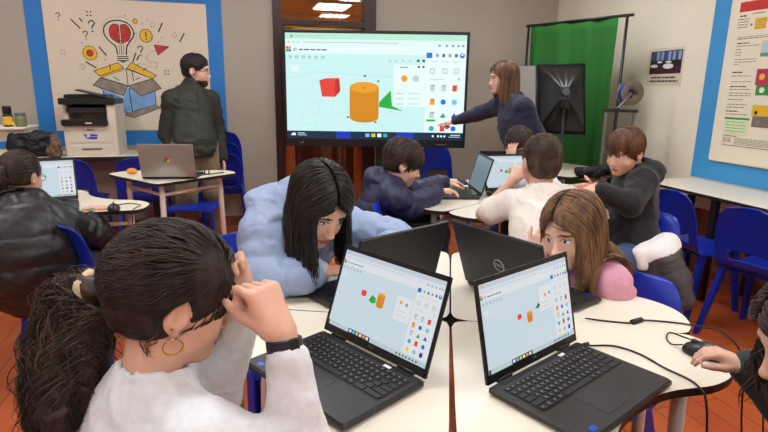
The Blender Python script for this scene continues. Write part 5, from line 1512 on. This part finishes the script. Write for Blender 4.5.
# ---- child in black puffer at the left desk
F2 = frame(80); f_, r_ = F2[1], F2[0]
h2 = Head(at(22, 178, 2.78), 66, -12, 0, .97)
nk = at(17, 207, 2.74); pel = at(42, 300, 2.56); pel[2] = .50
g2 = Person('child in a black puffer with a short ponytail and glasses, back to the camera', h2, nk, pel, at(-34, 226, 2.64), at(62, 224, 2.72), at(-60, 262, 2.80), at(99, 236, 2.86), at(-10, 215, 2.98), at(91, 209, 2.87), bs=.86,
            skin='skin2', hair='hair_dkbrown', h=.006, **side_knees(pel, 80, .82),
            hand_kw=(dict(x=f_, n=V(0, 0, 1), s=.85), dict(x=img(.85, .10, .50), n=V(.1, 0, 1), s=.88, curl=(18, 24, 18))))
def f(S):
    g2.torso(S, .055)
    S.ell(g2.pel+V(0, 0, .05)-g2.R[1]*.09, (.22, .23, .20), g2.R, .06); S.ell(g2.pel+V(0, 0, .18)-g2.R[1]*.09, (.19, .16, .15), g2.R, .10)
    S.ell(g2.neck+(g2.pel-g2.neck)*.45-g2.R[1]*.03, (.17, .135, .24), g2.R, .05)
    for k in 'LR': g2.sleeve(S, k, .036, cuff=.045, puff=.012, n=(4, 5), ew=.02)
    S.ell(g2.neck-g2.R[1]*.075-g2.R[2]*.035, (.145, .060, .085), g2.R, .03)     # hood lying on the back
    S.ell(g2.neck-g2.R[1]*.10-g2.R[2]*.03, (.09, .030, .05), g2.R, .02, 's')
    S.cap(g2.neck+g2.R[2]*-.02, g2.neck+g2.R[2]*.02+g2.R[1]*.01, .095, .085, .03); g2.neckhole(S, .06, .02)
j2 = g2.cloth('puffer_jacket', f, M['puffer_black'], .008, .012, 9, pad=.30)
def quilt(o, root, period, amp, sel=None, axis=None):
    """sewn quilting lines across a jacket: real grooves along the body axis"""
    me = o.data; n = len(me.vertices); co = np.empty(n*3, np.float32); me.vertices.foreach_get('co', co); co = co.reshape(-1, 3).astype(float)
    no = np.empty(n*3, np.float32); me.vertices.foreach_get('normal', no); no = no.reshape(-1, 3)
    t = co@(np.array((0, 0, 1.0)) if axis is None else nrm(axis))+.012*vnoise(co*6)
    g = np.abs(np.sin(PI*t/period))**.45-.7
    w = 1.0 if sel is None else sel(co)[:, None]
    co += no*(g*amp)[:, None]*w
    me.vertices.foreach_set('co', co.astype(np.float32).ravel()); me.update()
quilt(j2, g2.root, .13, .012, lambda p: (np.abs((p-g2.pel)@g2.R[0]) < .19).astype(float))
g2.trousers(M['trouser_dark']); g2.shoes(M['shoe_dark'])
tie = h2.L(-.012, -.098, .030)
parts = pulled_hair(g2, None, tie, n=600, r=.0022, wave=.003, grow=.008)
ax = [tie, tie-h2.R[1]*.035-V(0, 0, .004), tie-h2.R[1]*.045-V(0, 0, .06), tie-h2.R[1]*.035-V(0, 0, .12)]
parts += [axis_blob(ax, [.016, .032, .036, .02], .007, .006, 30, .8), tail(ax, 240, [.017, .036, .040, .022], r=.0024, curl=.005, turns=2)]
put_hair(g2, parts, M['hair_dkbrown']); glasses(g2)
mb = MB(); u1 = h2.R[0]; u2 = h2.R[2]; c = tie-h2.R[1]*.006
mb.tube([c+(u1*math.cos(a)+u2*math.sin(a))*.022 for a in np.linspace(0, 2*PI, 20)], .0075, 8, cap=False); mb.build('scrunchie', M['scrunchie'], g2.root, world=True)
d = nrm(g2.wr['R']-g2.el['R']); mb = MB(); u1 = nrm(np.cross(d, V(0, 0, 1))); u2 = np.cross(d, u1)
for q in (-.004,): mb.tube([g2.wr['R']+d*q+(u1*math.cos(a)+u2*math.sin(a))*.026 for a in np.linspace(0, 2*PI, 20)], .005, 6, cap=False)
mb.build('wrist_band', mat('mint_band', (130, 190, 160), rough=.6), g2.root, world=True)
chair(pel[0]+.12, pel[1]+.14, 84, 'blue plastic chair under the child in the black puffer', 'blue chairs with children on them')
# ---- standing man
F3 = frame(-62); f_, r_ = F3[1], F3[0]
h3 = Head(at(196, 72, 4.62), -12, -8, 0, 1.08)
nk = h3.L(0, -.035, -.105)-V(0, 0, .045)
pel = at(196, 158, 4.60); pel[2] = .92
sR = nk-V(0, 0, .085)+r_*.170; sL = nk-V(0, 0, .085)-r_*.170
eR = sR+V(-.055, -.0, -.29); eL = sL+V(.05, .02, -.29)
hp = side_knees(pel, -62, 1)
man = Person('standing bearded person in glasses and a dark green hooded jacket behind the silver laptop', h3, nk, pel, sL, sR, eL, eR, eL+f_*.10+V(-.02, 0, -.22), eR+f_*.10+V(.02, 0, -.22), bs=1.0, skin='skin', hair='hair_black', h=.006,
             knL=pel-r_*.12+V(0, 0, -.42)+f_*.03, knR=pel+r_*.11+V(0, 0, -.42)+f_*.02, anL=V(*(pel-r_*.16)[:2], .09)+f_*.0, anR=V(*(pel+r_*.12)[:2], .09),
             hand_kw=(dict(x=V(0, 0, -1)+f_*.25, n=-r_, s=1.0), dict(x=V(0, 0, -1)+f_*.25, n=r_, s=1.0)))
def f(S):
    man.torso(S, .026)
    S.ell(man.pel+V(0, 0, .06), (.180, .135, .25), man.R, .04); S.half((0, 0, man.pel[2]-.09), (0, 0, -1), .01)
    for k in 'LR': man.sleeve(S, k, .030, cuff=.01, ew=.026)
    S.cap(man.neck-V(0, 0, .02), h3.L(0, -.02, -.088), .088, .078, .03)
    S.ell(man.neck-man.R[1]*.08-V(0, 0, .0), (.125, .07, .075), man.R, .03); man.neckhole(S, .052, .02)
man.cloth('jacket', f, M['jacket_green'], .008, .011, 9, pad=.26)
mb = MB(); zf = man.R[1]
def on_chest(t, dx=0): return man.neck+(man.pel-man.neck)*t+man.R[1]*(.148-.02*abs(t-.4))+man.R[0]*dx
mb.tube([on_chest(t) for t in np.linspace(.12, .95, 9)], .004, 6); mb.build('zip', M['black_pl'], man.root, world=True)
def f(S):
    S.cap(man.neck, h3.L(0, -.012, -.085), .060, .056, .01); man.neckhole(S, .040, .05)
man.cloth('undershirt', f, M['ink'], .006, .003)
man.trousers(M['khaki'], .028); man.shoes(M['shoe_dark'])
short_hair(man, M['hair_black'], 900, .035, 1.75, .03, r=.0024, fringe=.75)
def beard(S):
    h3.ell(S, (0, .037, -.056), (.0555, .058, .053), .02); h3.ell(S, (0, .074, -.084), (.027, .022, .024), .02)
    h3.ell(S, (0, .11, .02), (.10, .075, .068), .012, 's'); h3.ell(S, (0, .112, -.055), (.021, .016, .012), .006, 's')
    for x in (-1, 1): h3.ell(S, (x*.045, .10, -.01), (.038, .05, .040), .012, 's')
    S.half(h3.L(0, .02, 0), -h3.R[1], .01)
S = SDF(h3.c-.18, h3.c+.18, .004); beard(S); v, q = S.mesh(); v = wrinkle(v, q, .004, 90, 3)
child_world('beard', mesh_np('beard', v, q, [M['beard']]), man.root); glasses(man, 'steel')
# ---- child in pale blue puffer
F4 = frame(-60); f_, r_ = F4[1], F4[0]
h4 = Head(at(318, 208, 1.74), -68, -32, 6, 1.0)
nk = at(297, 208, 1.88); pel = nk-f_*.20; pel[2] = .50
sR = at(266, 234, 1.80); sL = at(340, 228, 2.0)
g4 = Person('child with long straight black hair and a pale blue puffer bent over a laptop', h4, nk, pel, sL, sR, at(398, 240, 1.98), at(262, 282, 1.72), at(385, 258, 1.80), at(322, 271, 1.735), bs=.86, skin='skin', hair='hair_black', h=.005, **side_knees(pel, -60, .8),
            hand_kw=(dict(x=f_, n=V(0, 0, 1), s=.85), dict(x=img(.9, .05, -.2), n=V(0, 0, 1), s=.86, curl=(28, 35, 20))))
def f(S):
    g4.torso(S, .044)
    for k in 'LR': g4.sleeve(S, k, .034, cuff=.03, puff=.012, n=(3, 2), ew=.034)
    S.ell(g4.neck-g4.R[1]*.05-g4.R[0]*-.03+V(0, 0, .0), (.14, .08, .06), g4.R, .03)
    S.cap(g4.neck, g4.neck+g4.R[2]*.03, .095, .088, .03); g4.neckhole(S, .062, .03)
j4 = g4.cloth('puffer_jacket', f, M['puffer_blue'], .007, .010, 9, fine=.002, pad=.28)
quilt(j4, g4.root, .11, .010, lambda p: (np.abs((p-g4.pel)@g4.R[0]) < .16).astype(float))
d = nrm(g4.wr['R']-g4.el['R'])
def f(S): S.cap(g4.wr['R']-d*.05, g4.wr['R']-d*.008, .038, .036, .006)
g4.cloth('cuff', f, M['lightgrey'], .005, .002)
g4.trousers(M['trouser_dark']); g4.shoes(M['shoe_dark'])
long_hair(g4, M['hair_black'], 1300, .26, .012, .62, r=.0024, wave=.007, flare=.5, layers=.16, spheres=((g4.neck-V(0, 0, .06), .15), (sR-V(0, 0, .02), .10)), lenfn=lambda ph, u: np.where(np.abs(ph) < 1.5, .17+.06*u, .22+.08*u))
chair(pel[0]-f_[0]*.02, pel[1]-f_[1]*.02, -60, 'blue plastic chair under the child in the pale blue puffer', 'blue chairs with children on them')
# ---- child in navy puffer
F5 = frame(-8); f_, r_ = F5[1], F5[0]
h5 = Head(at(402, 165, 3.10), -6, -24, 0, 1.03)
nk = at(389, 185, 3.13); pel = nk-f_*.12; pel[2] = .55
b5 = Person('child in a hooded navy puffer typing on a laptop seen from the side', h5, nk, pel, at(397, 191, 3.25), at(394, 198, 3.0), at(418, 192, 3.36), at(410, 208, 3.06), at(446, 182, 3.40), at(439, 191, 3.17), bs=.85, skin='skin2', hair='hair_dkbrown', h=.006, **side_knees(pel, -8, .8, drop=.05, fl=.40),
            hand_kw=(dict(x=img(.9, .0, .2), n=V(.1, 0, 1), s=.86, curl=(25, 30, 20)), dict(x=img(.95, .05, .15), n=V(.1, 0, 1), s=.86, curl=(22, 30, 20))))
def f(S):
    b5.torso(S, .032)
    S.ell(b5.neck+(b5.pel-b5.neck)*.55-b5.R[1]*.02, (.135, .12, .20), b5.R, .05)
    for k in 'LR': b5.sleeve(S, k, .034, cuff=.02, puff=.010, n=(3, 4), ew=.030)
    S.ell(b5.neck-b5.R[1]*.085+V(0, 0, .0), (.11, .075, .075), b5.R, .03)
    S.cap(b5.neck, b5.neck+b5.R[2]*.02, .09, .085, .03); b5.neckhole(S, .06, .03)
j5 = b5.cloth('puffer_jacket', f, M['puffer_navy'], .008, .010, 10, pad=.28)
quilt(j5, b5.root, .10, .010, lambda p: (np.abs((p-b5.pel)@b5.R[0]) < .17).astype(float))
b5.trousers(M['trouser_dark']); b5.shoes(M['shoe_dark'])
short_hair(b5, M['hair_dkbrown'], 1500, .075, 1.9, .06, r=.0028, low=-.055, fringe=.95, grow=.010, wave=.05)
cc = onz(379, 203, .80)+f_*.262
chair(cc[0], cc[1], -8, 'blue plastic chair under the child in the navy puffer', 'blue chairs with children on them')
# ---- woman pointing at the display
F6 = frame(158); f_, r_ = F6[1], F6[0]
h6 = Head(at(503, 80, 4.34), 170, -6, 0, 1.02)
nk = at(514, 101, 4.34); pel = at(525, 158, 4.32); pel[2] = .86
sR = at(500, 106, 4.46); sL = at(524, 108, 4.20)
w6 = Person('person with long dark blonde hair in a navy top pointing at the display', h6, nk, pel, sL, sR, at(538, 137, 4.22), at(478, 114, 4.64), at(522, 160, 4.14), at(455, 121, 4.80), bs=.94, skin='skin', hair='hair_blonde', h=.006,
            knL=pel-r_*.10+V(0, 0, -.40), knR=pel+r_*.10+V(0, 0, -.40), anL=V(*(pel-r_*.11)[:2], .09), anR=V(*(pel+r_*.11)[:2], .09),
            hand_kw=(dict(x=V(0, 0, -1), n=-r_, s=.95), dict(x=img(-.82, -.12, .5), n=img(.15, .9, -.3), s=.98, curls=((2, 6, 4), (55, 70, 40), (62, 75, 40), (66, 75, 40)), thumb=(35, 10))))
def f(S):
    w6.torso(S, .030); S.ell(w6.pel, (.19, .15, .16), w6.R, .05); S.half((0, 0, w6.pel[2]-.12), (0, 0, -1), .01)
    S.ell(w6.neck+(w6.pel-w6.neck)*.42+w6.R[1]*.05, (.14, .10, .12), w6.R, .06)
    for k in 'LR': w6.sleeve(S, k, .020, cuff=.01, ew=.016)
    S.cap(w6.neck, w6.neck+w6.R[2]*.01, .075, .07, .02); w6.neckhole(S, .054, .0)
w6.cloth('jersey_top', f, M['navy_knit'], .008, .010, 10)
w6.trousers(M['trouser_dark']); w6.shoes(M['shoe_dark'])
long_hair(w6, M['hair_blonde'], 520, .20, .0, .95, r=.0036, wave=.008, flare=.1, layers=.10, spheres=((w6.neck-V(0, 0, .04), .11), (sL, .08)), lenfn=lambda ph, u: np.where(ph < 0, .17+.07*u, .18+.06*u), drift=(-.01, -.05, 0))
# ---- child in white t-shirt, back to the camera
F7 = frame(76); f_, r_ = F7[1], F7[0]
h7 = Head(at(541, 165, 2.42), 80, -8, 0, 1.0)
nk = at(541, 190, 2.40); pel = at(549, 300, 2.24); pel[2] = .52
b7 = Person('child in a white t-shirt with cropped hair seen from behind, elbow on desk', h7, nk, pel, at(511, 204, 2.42), at(569, 201, 2.46), at(483, 214, 2.50), at(596, 206, 2.66), at(512, 181, 2.58), at(578, 192, 2.95), bs=.86, skin='skin3', hair='hair_short', h=.005, **side_knees(pel, 76, .82),
            hand_kw=(dict(x=img(.5, .75, .2), n=img(-.6, .4, -.5), s=.88, curl=(35, 45, 30)), dict(x=img(-.3, .1, .9), n=V(0, 0, 1), s=.86)))
def f(S):
    b7.torso(S, .016)
    S.ell(b7.neck+(b7.pel-b7.neck)*.62, (.142, .115, .22), b7.R, .05)
    b = b7.bs
    for k in 'LR':
        e = b7.sh[k]+(b7.el[k]-b7.sh[k])*.66; S.cap(b7.sh[k], e, .054*b+.008, .052*b+.016, .02)
    S.cap(b7.neck-b7.R[2]*.01, b7.neck+b7.R[2]*.006, .07, .064, .02); b7.neckhole(S, .056, .0)
b7.cloth('tshirt', f, M['tee_white'], .0065, .012, 8, stretch=(1, 1, .6))
b7.trousers(M['trouser_dark']); b7.shoes(M['shoe_dark'])
short_hair(b7, M['hair_short'], 2600, .012, 1.95, .012, r=.0016, low=-.062, grow=.003, fringe=1.0, face=(0, .105, -.035, .074, .075, .098))
chair(pel[0], pel[1], 76, 'blue plastic chair under the child in the white t-shirt', 'blue chairs with children on them')
# ---- child with hand on head behind
F8 = frame(-104); f_, r_ = F8[1], F8[0]
h8 = Head(at(519, 149, 3.66), -100, -22, 0, 1.0)
nk = at(521, 162, 3.74); pel = nk-f_*.12; pel[2] = .52
b8 = Person('child with dark wavy hair resting head on hand behind the white t-shirt child', h8, nk, pel, nk-r_*.15-V(0, 0, .05), nk+r_*.15-V(0, 0, .05), nk-r_*.20+f_*.18-V(0, 0, .16), at(518, 182, 3.50), nk-r_*.05+f_*.36-V(0, 0, .17), at(512, 162, 3.54), bs=.84, skin='skin2', hair='hair_dkbrown', h=.006, **side_knees(pel, -104, .8),
            hand_kw=(dict(x=f_, n=V(0, 0, 1), s=.85), dict(x=img(.05, .98, .12), n=img(-.75, .1, -.6), s=.92, curl=(8, 18, 14), spread=7)))
def f(S):
    b8.torso(S, .030)
    for k in 'LR': b8.sleeve(S, k, .008, cuff=.015)
    b8.neckhole(S, .055, .01)
b8.cloth('sweatshirt', f, M['sweat_white'], .009, .008, 10); b8.trousers(M['trouser_dark'], h=.011); b8.shoes(M['shoe_dark'])
short_hair(b8, M['hair_dkbrown'], 1300, .06, 1.8, .08, r=.0028, wave=.35, grow=.010, fringe=.9)
chair(pel[0], pel[1], -104, 'blue plastic chair under the child resting the head on a hand', 'blue chairs with children on them')
# ---- child in black hoodie
F9 = frame(192); f_, r_ = F9[1], F9[0]
h9 = Head(at(625, 154, 2.80), 196, -16, 0, .96)
nk = at(637, 172, 2.86); pel = at(632, 254, 2.84); pel[2] = max(.54, pel[2])
b9 = Person('child with brown fringe in a black hoodie and jeans perched at the back desk', h9, nk, pel, at(643, 183, 2.74), at(629, 180, 2.98), at(630, 204, 2.63), at(614, 200, 2.98), at(598, 190, 2.66), at(598, 186, 2.95), bs=.88, skin='skin2', hair='hair_brown', h=.005,
            hand_kw=(dict(x=img(-.95, .15, .1), n=img(.1, .75, -.6), s=.86, curl=(20, 25, 15), thumb=(75, 65), thumb_in=-.1), dict(x=img(-.95, .05, .1), n=V(0, 0, 1), s=.86)), **side_knees(pel, 192, .82, drop=-.03, fl=.34))
def f(S):
    b9.torso(S, .024)
    S.ell(b9.pel+V(0, 0, .05), (.15, .125, .13), b9.R, .05)
    for k in 'LR': b9.sleeve(S, k, .019, cuff=.02, ew=.018)
    S.ell(b9.neck-b9.R[1]*.075, (.10, .062, .062), b9.R, .03); S.cap(b9.neck, b9.neck+b9.R[2]*.02, .078, .072, .03); b9.neckhole(S, .058, .025)
b9.cloth('hoodie', f, M['hoodie_black'], .008, .010, 10); b9.trousers(M['jeans']); b9.shoes(M['shoe_dark'])
mb = MB()
for dz, ww in ((.0, .05), (-.024, .035)):
    for i in range(3): 
        c = b9.neck+(b9.pel-b9.neck)*.26-b9.R[0]*(.035+.022*i)+b9.R[1]*.128+V(0, 0, dz); mb.box(c, (.012, .006, .018), R=Matrix.Rotation(math.radians(192-90), 3, 'Z'))
mb.build('chest_print', M['white'], b9.root, world=True)
short_hair(b9, M['hair_brown'], 2200, .080, 1.75, .05, r=.0024, low=-.06, fringe=1.0, grow=.005, ears=False, face=(0, .115, -.045, .072, .072, .092))
chair(pel[0]+f_[0]*.17, pel[1]+f_[1]*.17, 190, 'blue plastic chair under the child in the black hoodie with a grey coat over it', 'blue chairs with children on them')
# ---- child in pink
F10 = frame(204); f_, r_ = F10[1], F10[0]
h10 = Head(at(573, 235, 1.82), 203, -14, -8, 1.0)
nk = at(590, 262, 1.90); pel = at(612, 340, 1.96); pel[2] = .50
g10 = Person('child with long light brown hair and a pink sweatshirt leaning low over the desk', h10, nk, pel, at(611, 284, 1.80), at(566, 272, 2.03), at(636, 330, 1.86), at(530, 276, 1.98), at(606, 345, 1.72), at(538, 258, 1.86), bs=.82, skin='skin2', hair='hair_lbrown', h=.005, **side_knees(pel, 204, .78),
             hand_kw=(dict(x=f_, n=V(0, 0, 1), s=.84), dict(x=img(.15, .9, -.2), n=img(-.5, .2, -.8), s=.86, curls=((60, 80, 40), (62, 80, 40), (65, 80, 40), (66, 80, 40)))))
def f(S):
    g10.torso(S, .014)
    for k in 'LR': g10.sleeve(S, k, .015, cuff=.005, ew=.014)
    S.cap(g10.neck, g10.neck+g10.R[2]*.01, .072, .066, .02); g10.neckhole(S, .054, .01)
g10.cloth('sweatshirt', f, M['pink_knit'], .007, .009, 11); g10.trousers(M['jeans']); g10.shoes(M['shoe_dark'])
long_hair(g10, M['hair_lbrown'], 1300, .26, .0, .72, r=.0024, wave=.009, flare=.5, layers=.14, spheres=((g10.neck-V(0, 0, .05), .125), (g10.sh['L'], .085)), lenfn=lambda ph, u: np.where(np.abs(ph) < 1.2, .16+.06*u, .24+.08*u), drift=(.06, -.02, 0))
cc = onz(624, 275, .79)+f_*.262
chair(cc[0], cc[1], 196, 'blue plastic chair with a rounded back under the child in pink', 'blue chairs with children on them')
# ---- child at the right edge, hand on the mouse
F11 = frame(140); f_, r_ = F11[1], F11[0]
h11 = Head(at(826, 346, .97), 156, -24, 0, .98)
nk = at(850, 400, .95); pel = nk-f_*.12; pel[2] = .50
g11 = Person('child with dark wavy hair at the right edge, hand on a mouse', h11, nk, pel, nk-r_*.13-V(0, 0, .05)+f_*.02, nk+r_*.13-V(0, 0, .05)+f_*.02, nk-r_*.16+f_*.10-V(0, 0, .20), at(796, 404, 1.16), nk-r_*.05+f_*.25-V(0, 0, .17), at(747, 366, 1.185), bs=.84, skin='skin3', hair='hair_curly', h=.004, **side_knees(pel, 140, .8),
             hand_kw=(dict(x=f_, n=V(0, 0, 1), s=.85), dict(x=img(-.86, .36, .30), n=V(.05, -.05, 1), s=.74, curls=((26, 32, 20), (28, 34, 20), (28, 36, 20), (30, 38, 20)), thumb=(30, 6), spread=6)))
def f(S):
    g11.torso(S, .024)
    for k in 'LR': g11.sleeve(S, k, .026, cuff=.01, ew=.016)
    g11.neckhole(S, .055, .01)
g11.cloth('sweatshirt', f, M['dark_green_knit'], .007, .007, 13); g11.trousers(M['trouser_dark']); g11.shoes(M['shoe_dark'])
long_hair(g11, M['hair_curly'], 1100, .17, .0, .85, r=.0022, wave=.016, flare=.5, layers=.16, lenfn=lambda ph, u: .10+.10*u)
chair(pel[0], pel[1], 140, 'blue plastic chair under the child at the right edge', 'blue chairs with children on them')
# ---- grey coat over the chair of the child in the hoodie
ct = empty('puffer_coat', tuple(at(655, 262, 2.80)[:2])+(0,), 0, 'grey quilted coat with a white yoke hanging beside the child in black hoodie', 'coat')
A = lambda x, y, d: at(x, y, d)
P3 = [A(649, 260, 2.70), A(652, 290, 2.67), A(664, 258, 2.66), A(676, 280, 2.63), A(684, 301, 2.60)]
S = SDF(np.min(P3, 0)-.25, np.max(P3, 0)+.25, .006)
S.cap(P3[0], P3[1], .062, .058, .03); S.cap(P3[2], P3[3], .080, .068, .03, puff=.004, npuff=3).cap(P3[3], P3[4], .066, .048, .02, puff=.004, npuff=2)
S.cap(A(646, 254, 2.68), A(668, 243, 2.70), .054, .054, .06).cap(A(638, 253, 2.65), A(641, 266, 2.64), .030, .024, .03)
v, q = S.mesh(); v = wrinkle(v, q, .007, 11, 8)
n_ = nrm(_u2*.918-_r2*.396); c_ = v[q].mean(1)
yk = ((c_-A(662, 254, 2.66))@n_+.006*vnoise(c_*25) > 0) | (((c_-A(646, 260, 2.64))@_r2 < 0) & ((c_-A(640, 270, 2.64))@_u2 > 0))
child_world('quilted_shell', mesh_np('quilted_shell', v, q, [M['puffer_grey'], M['white']], yk.astype(int)), ct)
EXPO = 0.0
# ------------------------------------------------------------------ camera, world, output
cam = bpy.data.cameras.new('camera'); co = bpy.data.objects.new('camera', cam); COL.objects.link(co)
cam.sensor_width = 36.0; cam.lens = 36.0*F_PX/768; cam.clip_start = .02
rot = Matrix(((_r2[0], _u2[0], -_fw[0]), (_r2[1], _u2[1], -_fw[1]), (_r2[2], _u2[2], -_fw[2])))
co.matrix_world = Matrix.Translation((0, 0, CAM_H)) @ rot.to_4x4()
SC.camera = co
w = bpy.data.worlds.new('world'); SC.world = w; w.use_nodes = True
w.node_tree.nodes['Background'].inputs[0].default_value = (.9, .95, 1, 1); w.node_tree.nodes['Background'].inputs[1].default_value = .1
SC.view_settings.view_transform = 'Standard'; SC.view_settings.look = 'None'; SC.view_settings.gamma = 1
SC.view_settings.exposure = EXPO
try: SC.view_settings.use_curve_mapping = False
except Exception: pass
SC.cycles.use_denoising = True
SC.cycles.max_bounces = 8
